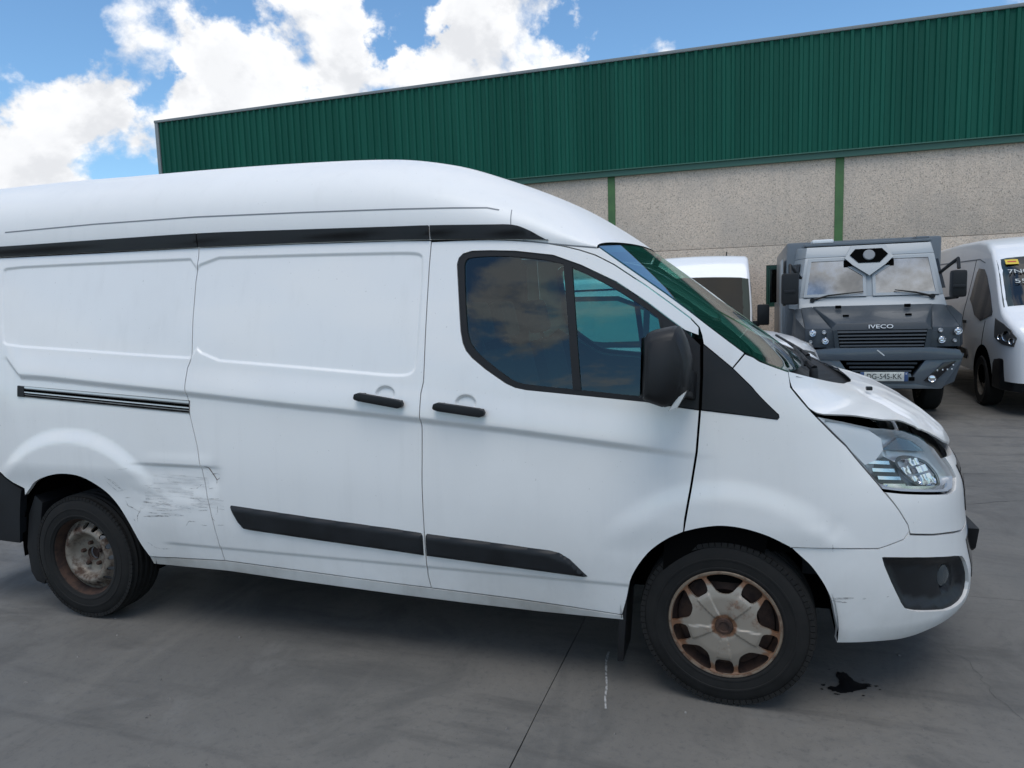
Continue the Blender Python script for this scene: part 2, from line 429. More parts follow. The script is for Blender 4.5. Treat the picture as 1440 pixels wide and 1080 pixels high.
# half width against height; the foremost point of the nose against height
W_of = pchip([.16, .30, .36, .45, .60, .82, 1.10, 1.22, 1.32, 1.50, 1.75, 1.90, 2.10],
             [.88, .945, .958, .970, .984, .990, .982, .974, .960, .928, .872, .836, .785])
XF_of = pchip([.16, .20, .235, .27, .31, .36, .45, .54, .60, .70, .82, .90, .95, 1.00, 1.08, 1.16, 1.26, 1.36, 1.5, 2.05],
              [.66, .80, .89, .95, .995, 1.02, 1.022, 1.008, .998, .985, .973, .945, .915, .885, .84, .80, .72, .63, .5, .3])
X0 = .10          # where the flank starts to turn round into the nose
NEXP = 2.5
_t = np.linspace(0, math.pi/2, 400)
_cx = np.sin(_t)**(2/NEXP); _cy = np.cos(_t)**(2/NEXP)
_s = np.concatenate([[0], np.cumsum(np.hypot(np.diff(_cx)*.86, np.diff(_cy)*.97))])
ARC = float(_s[-1]); _s = _s/ARC
UMAX = X0+ARC
def hull(u, z):
    """flank of the van (near side): u runs forward along the side, then round the corner to the centre line"""
    u = np.asarray(u, float); z = np.asarray(z, float)
    w = W_of(z); tau = np.clip((u-X0)/ARC, 0, 1)
    cx = np.interp(tau, _s, _cx); cy = np.interp(tau, _s, _cy)
    x = np.where(u <= X0, u, X0+(XF_of(z)-X0)*cx)
    y = -w*np.where(u <= X0, 1., cy)
    return np.stack([x, y, z+0*u], -1)
# roof: a rounded section over the waist of the roof strip
RX = [-4.55, -4.30, -3.8, -3.2, -2.6, -2.0, -1.6, -1.3, -1.05, -.8, -.6, -.45, -.33]
RZ = [2.37, 2.43, 2.43, 2.42, 2.41, 2.39, 2.365, 2.31, 2.22, 2.10, 1.97, 1.90, 1.85]
RB = pchip([-4.55, -3.6, -.8, -.55, -.33], [2.03, 2.00, 1.905, 1.88, 1.82])
ROOFTOP = pchip(RX, RZ)
ROOFN = 2.9
def roof(x, th):
    x = np.asarray(x, float); th = np.asarray(th, float)
    z0 = RB(x); zt = ROOFTOP(x); w = W_of(z0)
    c = np.abs(np.cos(th))**(2/ROOFN)*np.sign(np.cos(th)); s = np.abs(np.sin(th))**(2/ROOFN)
    return np.stack([x+0*th, -w*c, z0+(zt-z0)*s], -1)
# outlines of the near flank as (run along the flank, height) in metres
TR = {
 'gap_slide': [(-2.4825, 1.9328), (-2.4796, 1.8866), (-2.4898, 1.771), (-2.4889, 1.5906), (-2.4805, 1.3919), (-2.4968, 1.3522), (-2.5009, 1.2926), (-2.5018, 1.2528), (-2.4896, 1.1283), (-2.4529, 0.9777), (-2.4112, 0.6976), (-2.382, 0.5054), (-2.3677, 0.3972)],
 'gap_front': [(-1.2344, 1.8919), (-1.238, 1.7839), (-1.2401, 1.5607), (-1.2423, 1.3579), (-1.2441, 1.2923), (-1.255, 1.2428), (-1.259, 1.1296), (-1.2554, 1.0896), (-1.2582, 0.9749), (-1.2623, 0.8495), (-1.2637, 0.6993), (-1.2644, 0.6295), (-1.2652, 0.5201), (-1.2672, 0.4228), (-1.2578, 0.3623)],
 'door_top': [(-1.2342, 1.8888), (-1.0995, 1.8905), (-0.9658, 1.886), (-0.8637, 1.8772), (-0.7801, 1.8671), (-0.7082, 1.8557), (-0.6382, 1.8405), (-0.5721, 1.8216), (-0.5068, 1.7981), (-0.4287, 1.7559), (-0.3034, 1.6695), (-0.1993, 1.5917), (-0.127, 1.5356), (-0.0968, 1.5027), (-0.0865, 1.4711), (-0.0856, 1.4381)],
 'door_front': [(-0.0869, 1.4382), (-0.0856, 1.3774), (-0.0883, 1.2884), (-0.093, 1.189), (-0.1048, 1.0306), (-0.1261, 0.8914), (-0.1481, 0.7633), (-0.1524, 0.7142)],
 'arch_front': [(-0.1524, 0.7142), (-0.2223, 0.6742), (-0.2954, 0.6077), (-0.3571, 0.5077), (-0.3819, 0.4068), (-0.4042, 0.3258)],
 'arch_front2': [(-0.1524, 0.7142), (-0.0893, 0.7344), (-0.0272, 0.7467), (0.0236, 0.7479), (0.0726, 0.7421), (0.1231, 0.7298), (0.1698, 0.7122), (0.2306, 0.6799)],
 'arch_front3': [(0.2306, 0.6799), (0.2641, 0.6456), (0.2973, 0.611), (0.3251, 0.5682), (0.3479, 0.5225), (0.3655, 0.4711), (0.3793, 0.398), (0.4026, 0.2909)],
 'door_bottom': [(-1.2578, 0.3623), (-0.8622, 0.3511), (-0.6279, 0.34), (-0.4042, 0.3258)],
 'slide_bottom': [(-2.3677, 0.3972), (-1.9414, 0.3836), (-1.4193, 0.3656), (-1.2578, 0.3623)],
 'quarter_bottom': [(-2.8345, 0.3835), (-2.8028, 0.3823), (-2.6081, 0.3875), (-2.3677, 0.3972)],
 'sill_bottom': [(-2.8189, 0.3406), (-2.3585, 0.3439), (-1.9642, 0.3285), (-1.4278, 0.3116), (-1.0811, 0.3048), (-0.7534, 0.3019), (-0.4024, 0.3055)],
 'arch_rear': [(-3.6364, 0.6526), (-3.5816, 0.7031), (-3.5316, 0.7449), (-3.4412, 0.7803), (-3.3221, 0.8023), (-3.1936, 0.7918), (-3.0766, 0.7345), (-2.9938, 0.6635), (-2.931, 0.5676), (-2.8788, 0.4548), (-2.8345, 0.3835)],
 'rear_bumper_top': [(-3.7794, 0.7845), (-3.6893, 0.7293), (-3.5816, 0.7031)],
 'rear_bumper_low': [(-3.6534, 0.5714), (-3.7224, 0.3877), (-3.8731, 0.4028)],
 'strip_top': [(-3.8196, 2.0073), (-3.126, 2.0052), (-2.4652, 2.001), (-1.9182, 1.9851), (-1.4006, 1.9677), (-1.2447, 1.9626), (-0.969, 1.9477), (-0.8571, 1.9382), (-0.7914, 1.9147), (-0.7368, 1.8856), (-0.7056, 1.8682)],
 'strip_bot': [(-3.8171, 1.9505), (-3.1162, 1.9412), (-2.4824, 1.9321), (-1.9122, 1.9222), (-1.3963, 1.9073), (-1.2373, 1.8998), (-1.0023, 1.8874), (-0.8168, 1.8766), (-0.7056, 1.8682)],
 'groove': [(-3.775, 2.083), (-3.1436, 2.088), (-2.5011, 2.0824), (-1.926, 2.0642), (-1.4063, 2.0445), (-1.1312, 2.0314), (-0.9828, 2.0225), (-0.9274, 2.0094)],
 'win_outer': [(-1.1071, 1.7871), (-1.1003, 1.8142), (-1.0818, 1.8315), (-1.0411, 1.841), (-0.9571, 1.8387), (-0.8459, 1.8306), (-0.6826, 1.8055), (-0.5651, 1.7599), (-0.4184, 1.6866), (-0.2923, 1.601), (-0.2074, 1.5347), (-0.1497, 1.4915), (-0.0922, 1.4355), (-0.0911, 1.3151), (-0.0957, 1.1917), (-0.1979, 1.2037), (-0.2957, 1.2196), (-0.5381, 1.241), (-0.7848, 1.2622), (-0.8309, 1.2714), (-0.8714, 1.2886), (-0.9602, 1.3455), (-1.0219, 1.3928), (-1.0497, 1.4227), (-1.0656, 1.4555), (-1.0771, 1.5063)],
 'win_glass': [(-1.0768, 1.7736), (-1.0718, 1.8037), (-1.0529, 1.8164), (-0.9561, 1.8177), (-0.8451, 1.8106), (-0.6843, 1.7852), (-0.5785, 1.7456), (-0.4371, 1.6716), (-0.3087, 1.5866), (-0.2336, 1.5271), (-0.2303, 1.2333), (-0.2957, 1.238), (-0.5382, 1.2607), (-0.7759, 1.2819), (-0.822, 1.2918), (-0.8562, 1.3076), (-0.9385, 1.3645), (-0.9967, 1.4104), (-1.0232, 1.4402), (-1.0403, 1.473), (-1.0515, 1.5148)],
 'divider': [(-0.64, 1.783), (-0.6027, 1.7616), (-0.5775, 1.5118), (-0.5536, 1.2606), (-0.5863, 1.2638), (-0.6098, 1.5124)],
 'sail_door': [(-0.2336, 1.5271), (-0.2074, 1.5325), (-0.1496, 1.4893), (-0.0935, 1.4329), (-0.0925, 1.3151), (-0.097, 1.193), (-0.1979, 1.205), (-0.2957, 1.2215), (-0.2497, 1.2876), (-0.2319, 1.3963)],
 'tri_trim': [(-0.0804, 1.4381), (-0.0339, 1.399), (0.0264, 1.3471), (0.1108, 1.262), (0.2127, 1.1763), (0.2133, 1.1672), (0.205, 1.16), (0.0857, 1.1721), (-0.0852, 1.1918), (-0.0807, 1.3152)],
 'a_pillar_in': [(-0.4989, 1.8264), (-0.4903, 1.8282), (-0.3879, 1.7527), (-0.2968, 1.6873), (-0.2225, 1.6335), (-0.1373, 1.5683), (-0.0654, 1.5101), (0.0103, 1.4503), (0.0705, 1.4035)],
 'wind_right': [(-0.4933, 1.8333), (-0.388, 1.7569), (-0.2969, 1.6914), (-0.2226, 1.6376), (-0.1373, 1.5723), (-0.0654, 1.5141), (0.0103, 1.4542), (0.0705, 1.4074), (0.1374, 1.3796), (0.2927, 1.3368)],
 'seam_pillar': [(0.0705, 1.4035), (0.0264, 1.3497)],
 'fender_top': [(0.0705, 1.4008), (0.137, 1.373), (0.2915, 1.333), (0.2863, 1.2772), (0.3173, 1.2372), (0.3504, 1.1953), (0.3741, 1.1677)],
 'bonnet_edge': [(0.2918, 1.3338), (0.2884, 1.2813), (0.3221, 1.2423), (0.3563, 1.1939), (0.3843, 1.1818), (0.5071, 1.1636), (0.6741, 1.1305), (0.78, 1.1174), (0.9455, 1.055), (1.1591, 0.9792), (1.3498, 0.935)],
 'headlight': [(0.3779, 1.1703), (0.4914, 1.15), (0.6183, 1.1205), (0.6818, 1.1126), (0.7942, 1.093), (0.8928, 1.0572), (0.9922, 0.9975), (1.0116, 0.951), (1.0304, 0.9037), (1.0346, 0.8716), (0.9831, 0.8379), (0.9292, 0.8341), (0.7665, 0.8599), (0.6536, 0.8771), (0.5781, 0.8919), (0.5449, 0.9526), (0.4803, 1.0601)],
 'fender_front': [(0.3741, 1.1677), (0.4764, 1.0569), (0.5402, 0.9508), (0.5753, 0.8869), (0.626, 0.8112), (0.6617, 0.753), (0.6685, 0.727), (0.6421, 0.6988), (0.5406, 0.673), (0.3757, 0.6807), (0.2306, 0.6799)],
 'headlight_low': [(0.5793, 0.8852), (0.652, 0.872), (0.7645, 0.8548), (0.9293, 0.8284), (0.9932, 0.8321), (1.0495, 0.8685), (1.0467, 0.9018), (1.0347, 0.9535), (1.1065, 0.963)],
 'seam_bumper': [(0.6712, 0.7129), (0.7914, 0.6921), (0.8723, 0.6811), (1.0372, 0.6535)],
 'bumper_bottom': [(0.4026, 0.2909), (0.5627, 0.2902), (0.6713, 0.2867), (0.7772, 0.2999), (0.8431, 0.3284)],
 'fog_pocket': [(0.5473, 0.6371), (0.5621, 0.6398), (0.7407, 0.6164), (0.9927, 0.566), (1.0415, 0.5319), (1.0632, 0.4854), (1.0892, 0.4015), (1.0235, 0.3691), (0.8766, 0.367), (0.7709, 0.388), (0.6557, 0.4115), (0.6214, 0.4358), (0.5911, 0.5086)],
 'fog_c': [(0.8792, 0.4886)],
 'panel_rear': [(-3.8073, 1.8802), (-3.7537, 1.8987), (-3.303, 1.8955), (-2.8298, 1.8903), (-2.4259, 1.8857), (-2.3808, 1.3874), (-2.7786, 1.4084), (-3.2454, 1.4386), (-3.7063, 1.4652), (-3.7498, 1.496)],
 'panel_slide': [(-2.5852, 1.8901), (-1.9857, 1.8773), (-1.3929, 1.8589), (-1.3025, 1.853), (-1.2744, 1.8413), (-1.2647, 1.8222), (-1.2624, 1.6957), (-1.2676, 1.4641), (-1.2742, 1.3579), (-1.2969, 1.3185), (-1.3649, 1.3076), (-1.6479, 1.3305), (-1.9474, 1.353), (-2.5373, 1.3949)],
 'crease': [(-3.7006, 1.4199), (-3.5907, 1.3221), (-3.384, 1.3113), (-2.9996, 1.2801), (-2.4974, 1.2416), (-1.8688, 1.1886), (-1.6468, 1.1726), (-1.2574, 1.1398), (-0.8443, 1.1037), (-0.4587, 1.0639), (-0.1021, 1.0252)],
 'mold_slide': [(-2.2946, 0.6945), (-2.2779, 0.6955), (-1.7884, 0.6617), (-1.3904, 0.6385), (-1.2716, 0.629), (-1.2744, 0.521), (-1.4001, 0.5291), (-1.8002, 0.5506), (-2.1826, 0.5735), (-2.2187, 0.5781), (-2.2441, 0.6033)],
 'mold_front': [(-1.2597, 0.6282), (-0.9557, 0.6123), (-0.6979, 0.5964), (-0.655, 0.5906), (-0.6128, 0.5661), (-0.5727, 0.5242), (-0.5399, 0.4908), (-0.5595, 0.4867), (-0.851, 0.501), (-1.2617, 0.5204)],
 'handle_slide': [(-1.5649, 1.2384), (-1.5489, 1.2448), (-1.4467, 1.2349), (-1.3431, 1.2236), (-1.3262, 1.2084), (-1.3367, 1.1898), (-1.447, 1.1991), (-1.5491, 1.2094), (-1.5632, 1.218)],
 'handle_front': [(-1.1869, 1.1981), (-1.1719, 1.2074), (-1.0642, 1.1983), (-0.9682, 1.1907), (-0.951, 1.1777), (-0.9591, 1.1582), (-1.0646, 1.1653), (-1.1724, 1.1725), (-1.1854, 1.1829)],
 'rec_slide': [(-1.4268, 1.232)],
 'rec_front': [(-1.048, 1.197)],
 'rail': [(-3.6135, 1.2633), (-2.4854, 1.1972), (-2.4881, 1.1317), (-3.6139, 1.2021)],
 'wheel_flare_f': [(-0.0495, 0.8815), (0.3765, 0.7503)],
 'roof_seam': [(-0.8167, 1.8745), (-0.7082, 1.8566), (-0.6173, 1.8429), (-0.5048, 1.8281)],
 'cap_seam': [(-0.8752, 2.0801), (-0.8783, 2.0469), (-0.8681, 1.9374)],
 'scr_a': [(-3.0659, 0.8089), (-3.0353, 0.7917), (-2.9716, 0.7463), (-2.9417, 0.7292)],
 'dent': [(-2.7969, 0.8647), (-2.4043, 0.8809)],
 'scratches': [([(-2.7843, 0.6553), (-2.7083, 0.6639), (-2.6059, 0.6603)], 0.004), ([(-2.7616, 0.6401), (-2.6923, 0.6386), (-2.6028, 0.6475)], 0.003), ([(-2.8043, 0.6233), (-2.7243, 0.6234), (-2.5864, 0.6265)], 0.004), ([(-2.8231, 0.6005), (-2.7466, 0.6079), (-2.5677, 0.622)], 0.009), ([(-2.804, 0.6913), (-2.6834, 0.6998)], 0.003), ([(-2.7253, 0.6835), (-2.6368, 0.6829)], 0.003), ([(-2.7469, 0.6715), (-2.6974, 0.6712)], 0.003), ([(-2.936, 0.6921), (-2.8893, 0.6964)], 0.004), ([(-2.9276, 0.68), (-2.9168, 0.6514), (-2.8923, 0.6446), (-2.8405, 0.6186)], 0.005), ([(-2.8378, 0.6354), (-2.8637, 0.6004), (-2.8678, 0.5604)], 0.005), ([(-2.8916, 0.5859), (-2.8758, 0.5616)], 0.004), ([(-3.0337, 0.8033), (-3.0005, 0.7801), (-2.9635, 0.7488), (-2.9349, 0.7337), (-2.9088, 0.7367)], 0.005), ([(-3.0319, 0.7786), (-3.0, 0.7469), (-2.9722, 0.7251), (-2.9352, 0.7312)], 0.004), ([(-3.0139, 0.796), (-2.9756, 0.773), (-2.9486, 0.7454)], 0.003), ([(-2.4187, 0.8768), (-2.3956, 0.8731), (-2.3792, 0.8489), (-2.3549, 0.8111), (-2.3569, 0.7915)], 0.005), ([(-2.3849, 0.837), (-2.3518, 0.8439), (-2.3289, 0.8419)], 0.005), ([(-2.3549, 0.8111), (-2.3334, 0.8238)], 0.003), ([(-2.4064, 0.7654), (-2.3589, 0.7734)], 0.004), ([(-2.5253, 0.7592), (-2.4822, 0.7614), (-2.4415, 0.7873)], 0.004), ([(-2.5121, 0.7119), (-2.4789, 0.7114), (-2.452, 0.6993)], 0.004), ([(-2.4796, 0.6696), (-2.4176, 0.6734)], 0.003), ([(-2.4772, 0.6521), (-2.4195, 0.6589)], 0.004), ([(-2.4122, 0.716), (-2.3465, 0.7197)], 0.004), ([(-2.3601, 0.6848), (-2.3633, 0.6448), (-2.3751, 0.64)], 0.004), ([(-2.4035, 0.6382), (-2.3954, 0.6147), (-2.38, 0.6036)], 0.004), ([(-2.5669, 0.5646), (-2.5427, 0.5943), (-2.4948, 0.5943)], 0.004), ([(-2.4777, 0.5807), (-2.4305, 0.5791)], 0.004), ([(-2.3826, 0.5849), (-2.3308, 0.5885)], 0.004), ([(-2.8335, 0.4657), (-2.8127, 0.4544), (-2.7815, 0.4353), (-2.7319, 0.4324), (-2.6865, 0.4344)], 0.004), ([(-2.7988, 0.7637), (-2.7439, 0.7641)], 0.002), ([(-2.7751, 0.7543), (-2.6962, 0.7503)], 0.002), ([(-2.8738, 0.8514), (-2.967, 0.8409)], 0.003), ([(0.3644, 0.4817), (0.4026, 0.4811), (0.443, 0.4835)], 0.008), ([(0.3679, 0.4728), (0.3891, 0.47), (0.4184, 0.4657)], 0.007), ([(0.4702, 0.479), (0.4842, 0.4811)], 0.008), ([(0.5588, 0.4815), (0.5679, 0.4833)], 0.003), ([(0.3736, 0.6973), (0.3747, 0.6668)], 0.004)],
}
# ------------------------------------------------------------------ ground: power-floated concrete yard cut into bays
def concrete_mat():
    m = bpy.data.materials.new('yard_concrete'); m.use_nodes = True; t = m.node_tree; b = t.nodes['Principled BSDF']
    pos = nd(t, 'ShaderNodeNewGeometry').outputs['Position']
    def noise(scale, detail=5., rough=.6, sc=(1, 1, 1), rot=0., dist=0.):
        mp = nd(t, 'ShaderNodeMapping'); mp.inputs['Scale'].default_value = sc; mp.inputs['Rotation'].default_value = (0, 0, rot); lk(t, pos, mp.inputs[0])
        n = nd(t, 'ShaderNodeTexNoise', ins={'Scale': scale, 'Detail': detail, 'Roughness': rough, 'Distortion': dist}); lk(t, mp.outputs[0], n.inputs['Vector']); return n.outputs[0]
    big = noise(.55, 6, .6, dist=.6); mid = noise(2.1, 7, .62, dist=.8); fine = noise(30, 4, .7); tyre = noise(2.2, 6, .65, (.35, 2.2, 1), R(28)); speck = noise(130, 2)
    swirl = noise(1.1, 5, .55, (1, 1, 1), 0, 2.5); tyre2 = noise(1.6, 5, .6, (2.6, .3, 1), R(-20), .6)
    c = mixcol(t, smooth(t, big, .32, .68), (.120, .116, .108), (.164, .154, .138))
    c = mixcol(t, mth(t, 'MULTIPLY', smooth(t, mid, .45, .72), .65), c, (.082, .080, .076))
    c = mixcol(t, mth(t, 'MULTIPLY', smooth(t, tyre, .50, .70), .65), c, (.072, .070, .067))
    c = mixcol(t, mth(t, 'MULTIPLY', smooth(t, tyre2, .55, .75), .4), c, (.185, .174, .155))
    c = mixcol(t, mth(t, 'MULTIPLY', smooth(t, swirl, .56, .70), .35), c, (.165, .160, .150))
    c = mixcol(t, mth(t, 'MULTIPLY', smooth(t, fine, .5, .72), .45), c, (.075, .075, .075))
    c = mixcol(t, mth(t, 'MULTIPLY', smooth(t, speck, .66, .72), .6), c, (.04, .04, .04))
    lk(t, c, b.inputs['Base Color'])
    lk(t, smooth(t, mid, .3, .7, .5, .75), b.inputs['Roughness']); b.inputs['Specular IOR Level'].default_value = .35
    hh = mth(t, 'ADD', mth(t, 'MULTIPLY', fine, .35), mth(t, 'MULTIPLY', mid, 1.0))
    bp = nd(t, 'ShaderNodeBump', ins={'Strength': .35, 'Distance': .01}); lk(t, hh, bp.inputs['Height']); lk(t, bp.outputs[0], b.inputs['Normal'])
    return m
M_conc = concrete_mat()
M_joint = mat('joint_dirt', (.035, .033, .03), .9)
M_ground = mat('far_ground', (.16, .155, .145), .9, noise=(.4, .25))
ground = mesh('ground', [(-600, -600, -.02), (600, -600, -.02), (600, 600, -.02), (-600, 600, -.02)], [(0, 1, 2, 3)], M_ground, kind='structure')
XS = [-.705+k*5.6 for k in range(-4, 5)]; YS = [.43+k*5.2 for k in range(-3, 4)]
for i in range(len(XS)-1):
    for j in range(len(YS)-1):
        g = .0022; x0, x1, y0, y1 = XS[i]+g, XS[i+1]-g, YS[j]+g, YS[j+1]-g
        rnd = random.Random(i*17+j)
        def wav(n, a, b): return [a+(b-a)*k/n for k in range(n+1)]
        top = [(x, y0+rnd.uniform(-.0015, .0015)) for x in wav(28, x0, x1)]+[(x1+rnd.uniform(-.0018, .0018), y) for y in wav(28, y0, y1)[1:]]
        top += [(x, y1+rnd.uniform(-.0015, .0015)) for x in wav(28, x1, x0)[1:]]+[(x0+rnd.uniform(-.0018, .0018), y) for y in wav(28, y1, y0)[1:-1]]
        n = len(top); V = [(x, y, 0) for x, y in top]+[(x, y, -.03) for x, y in top]
        mesh('concrete_slab', V, [tuple(range(n))]+[(k, k+n, (k+1) % n+n, (k+1) % n) for k in range(n)], M_conc, ground)

# dark oil drip, chalk line and bits of grit on the yard
def blob(cx, cy, rx, ry, seed, z, n=56, rag=.35):
    rr = random.Random(seed); ph = [rr.uniform(0, 6.28) for _ in range(7)]
    P_ = []
    for k in range(n):
        a = 2*math.pi*k/n; r_ = 1+rag*sum(math.sin((q+2)*a+ph[q])/(q+2) for q in range(7))
        P_.append((cx+rx*r_*math.cos(a), cy+ry*r_*math.sin(a), z))
    return P_
M_oil = mat('oil', (.006, .006, .007), .35, noise=(30, .4)); M_chalk = mat('chalk', (.27, .27, .265), .9, noise=(60, .6))
oil = [(.395,-.725),(.41,-.70),(.43,-.705),(.452,-.675),(.448,-.63),(.440,-.595),(.452,-.575),(.478,-.572),(.497,-.60),(.510,-.635),(.535,-.65),(.572,-.642),(.560,-.675),(.525,-.70),(.50,-.722),(.475,-.735),(.455,-.742),(.42,-.742)]
oil = [tuple(p) for p in round_poly(oil)]
rr = random.Random(3); oil = [(x+rr.uniform(-.003, .003), y+rr.uniform(-.003, .003), .002) for x, y in oil]
oil2 = []
for k, (x, y, _z) in enumerate(oil):
    cx, cy = .48, -.665; q = 1+rr.uniform(-.07, .09); oil2.append((cx+(x-cx)*q, cy+(y-cy)*q, .002))
oil = oil2
for (x, y, s_) in ((.385, -.70, .006), (.376, -.735, .004), (.59, -.655, .005), (.60, -.68, .003), (.43, -.76, .006), (.53, -.745, .004), (.545, -.62, .0025), (.42, -.56, .003)):
    d_ = blob(x, y, s_*1.6, s_, int(x*1000), .002, 14, .5); mesh('oil_drop', d_, [tuple(range(len(d_)))], M_oil, ground)
o = mesh('oil_stain', oil, [tuple(range(len(oil)))], M_oil, ground); o['label'] = 'black oil drip on the concrete in front of the front wheel'
mb = MB()
pl = [(-.523, -.64), (-.520, -.72), (-.500, -.83), (-.478, -.93), (-.466, -1.03), (-.449, -1.105)]
p = resample(pl, .02, False); rr = random.Random(5)
V = []
for k, (x, y) in enumerate(p):
    w = .0035+.002*rr.random(); V += [(x-w, y, .002), (x+w, y, .002)]
o = mesh('chalk_line', V, [(2*k, 2*k+1, 2*k+3, 2*k+2) for k in range(len(p)-1)], M_chalk, ground); o['label'] = 'thin white scratch line on the concrete behind the front wheel'
# hairline cracks
M_crack = mat('crack', (.05, .05, .048), .95)
def crack(pts, seed, w=.0016):
    rr = random.Random(seed); p = resample(pts, .05, False); p = p+np.array([[rr.uniform(-.012, .012), rr.uniform(-.012, .012)] for _ in p])
    V = []; d = np.gradient(p, axis=0); d /= np.hypot(*d.T)[:, None]
    for (x, y), (dx, dy) in zip(p, d):
        q = w*rr.uniform(.4, 1.3); V += [(x-dy*q, y+dx*q, .0022), (x+dy*q, y-dx*q, .0022)]
    mesh('crack', V, [(2*k, 2*k+1, 2*k+3, 2*k+2) for k in range(len(p)-1)], M_crack, ground)
crack([(.86, -.12), (1.0, -.33), (1.02, -.58), (1.10, -.85), (1.05, -1.2)], 1, .0006); crack([(1.45, 2.9), (1.9, 3.3), (2.6, 3.35), (3.4, 3.9)], 2, .0025); crack([(1.5, 2.2), (2.0, 2.45), (2.9, 2.3)], 3, .0025)
mb = MB(); rr = random.Random(11)
for k in range(70):
    x, y = rr.uniform(-3.5, 2.5), rr.uniform(-2.2, 5) if k % 2 else rr.uniform(-1.9, -.9); s = rr.uniform(.002, .007)
    mb.hexa([(x-s, y-s, 0), (x+s*1.2, y-s*.8, 0), (x+s, y+s, 0), (x-s*.9, y+s*1.1, 0), (x-s*.6, y-s*.5, s), (x+s*.5, y-s*.6, s*1.1), (x+s*.6, y+s*.5, s*.8), (x-s*.5, y+s*.6, s)])
mb.build('grit', mat('grit', (.16, .15, .14), .9, noise=(40, .5)), ground, kind='stuff')

# ------------------------------------------------------------------ warehouse behind the yard
YB = 13.8
def aggregate_mat():
    m = bpy.data.materials.new('washed_aggregate'); m.use_nodes = True; t = m.node_tree; b = t.nodes['Principled BSDF']
    pos = nd(t, 'ShaderNodeNewGeometry').outputs['Position']
    vo = nd(t, 'ShaderNodeTexVoronoi', ins={'Scale': 52., 'Randomness': 1.}); lk(t, pos, vo.inputs['Vector'])
    n = nd(t, 'ShaderNodeTexNoise', ins={'Scale': .8, 'Detail': 6.}); lk(t, pos, n.inputs['Vector'])
    n2 = nd(t, 'ShaderNodeTexNoise', ins={'Scale': 34., 'Detail': 3., 'Roughness': .7}); lk(t, pos, n2.inputs['Vector'])
    hsv = nd(t, 'ShaderNodeSeparateColor'); lk(t, vo.outputs['Color'], hsv.inputs[0])
    c = mixcol(t, smooth(t, hsv.outputs[0], .1, .9), (.51, .41, .325), (.72, .595, .48))
    c = mixcol(t, mth(t, 'MULTIPLY', smooth(t, hsv.outputs[1], .84, .9), .75), c, (.19, .165, .14))
    c = mixcol(t, smooth(t, n2.outputs[0], .35, .75), c, (.68, .565, .46))
    c = mixcol(t, mth(t, 'MULTIPLY', smooth(t, n.outputs[0], .4, .75), .35), c, (.36, .33, .30))
    mp = nd(t, 'ShaderNodeMapping'); mp.inputs['Scale'].default_value = (3.2, 1, .16); lk(t, pos, mp.inputs[0])
    st = nd(t, 'ShaderNodeTexNoise', ins={'Scale': 1., 'Detail': 6., 'Roughness': .65}); lk(t, mp.outputs[0], st.inputs['Vector'])
    c = mixcol(t, mth(t, 'MULTIPLY', smooth(t, st.outputs[0], .48, .72), .20), c, (.30, .27, .235))
    lk(t, c, b.inputs['Base Color']); b.inputs['Roughness'].default_value = .9; b.inputs['Specular IOR Level'].default_value = .2
    bp = nd(t, 'ShaderNodeBump', ins={'Strength': .5, 'Distance': .01}); lk(t, vo.outputs['Distance'], bp.inputs['Height']); lk(t, bp.outputs[0], b.inputs['Normal'])
    return m
M_agg = aggregate_mat()
M_clad = mat('green_cladding', (.003, .064, .050), .6, spec=.22); _t = M_clad.node_tree; _b = _t.nodes['Principled BSDF']
_mp = nd(_t, 'ShaderNodeMapping'); _mp.inputs['Scale'].default_value = (2.4, 1, .12); lk(_t, nd(_t, 'ShaderNodeNewGeometry').outputs['Position'], _mp.inputs[0])
_n = nd(_t, 'ShaderNodeTexNoise', ins={'Scale': 1., 'Detail': 7., 'Roughness': .65}); lk(_t, _mp.outputs[0], _n.inputs['Vector'])
lk(_t, mixcol(_t, smooth(_t, _n.outputs[0], .35, .75), (.002, .074, .048), (.006, .100, .066)), _b.inputs['Base Color'])
M_post = mat('green_post', (.055, .135, .040), .55, noise=(3, .15))
M_trim = mat('coping_grey', (.20, .22, .22), .5); M_flash = mat('green_flashing', (.04, .12, .085), .45)
M_frame = mat('green_window_frame', (.012, .055, .035), .4); M_pane = glass_mat('building_glass', (.30, .34, .33), 1.6)
M_dark = mat('dark_void', (.012, .012, .012), .9); M_roofd = mat('roof_sheet', (.18, .2, .2), .6)
bld = thing('warehouse', 'long warehouse with ribbed green cladding over pale aggregate concrete panels', 'warehouse', (0, YB, 0))
XL, XR = -16.3, 18.5
ZP = [-.02, .66, 2.65, 4.58]
posts = [-3.07+4.99*k for k in range(-2, 5)]
edges_x = [XL+.05]+posts+[XR]
for i in range(len(edges_x)-1):
    a = edges_x[i]+(.085 if i else 0); b_ = edges_x[i+1]-.085
    for j in range(3):
        z0, z1 = ZP[j]+(.004 if j else 0), ZP[j+1]-.004
        spans = [(a, b_)]
        if a < .4 < b_ and j == 1:            # the bay with the little window
            for q in ((a, .43, z0, z1), (.79, b_, z0, z1), (.43, .79, z0, 1.275), (.43, .79, 2.215, z1)):
                MB().box((q[0], 0, q[2]), (q[1], .16, q[3])).build('concrete_panel', M_agg, bld)
            continue
        MB().box((a, 0, z0), (b_, .16, z1), .006).build('concrete_panel', M_agg, bld)
for px_ in posts:
    mb = MB(); mb.box((px_-.085, -.015, 0), (px_+.085, .10, ZP[3]), .004)
    mb.build('post', M_post, bld)
mb = MB(); mb.box((XL+.06, .17, 0), (XR-.05, 24, 6.9)); mb.build('inner_wall', M_dark, bld)
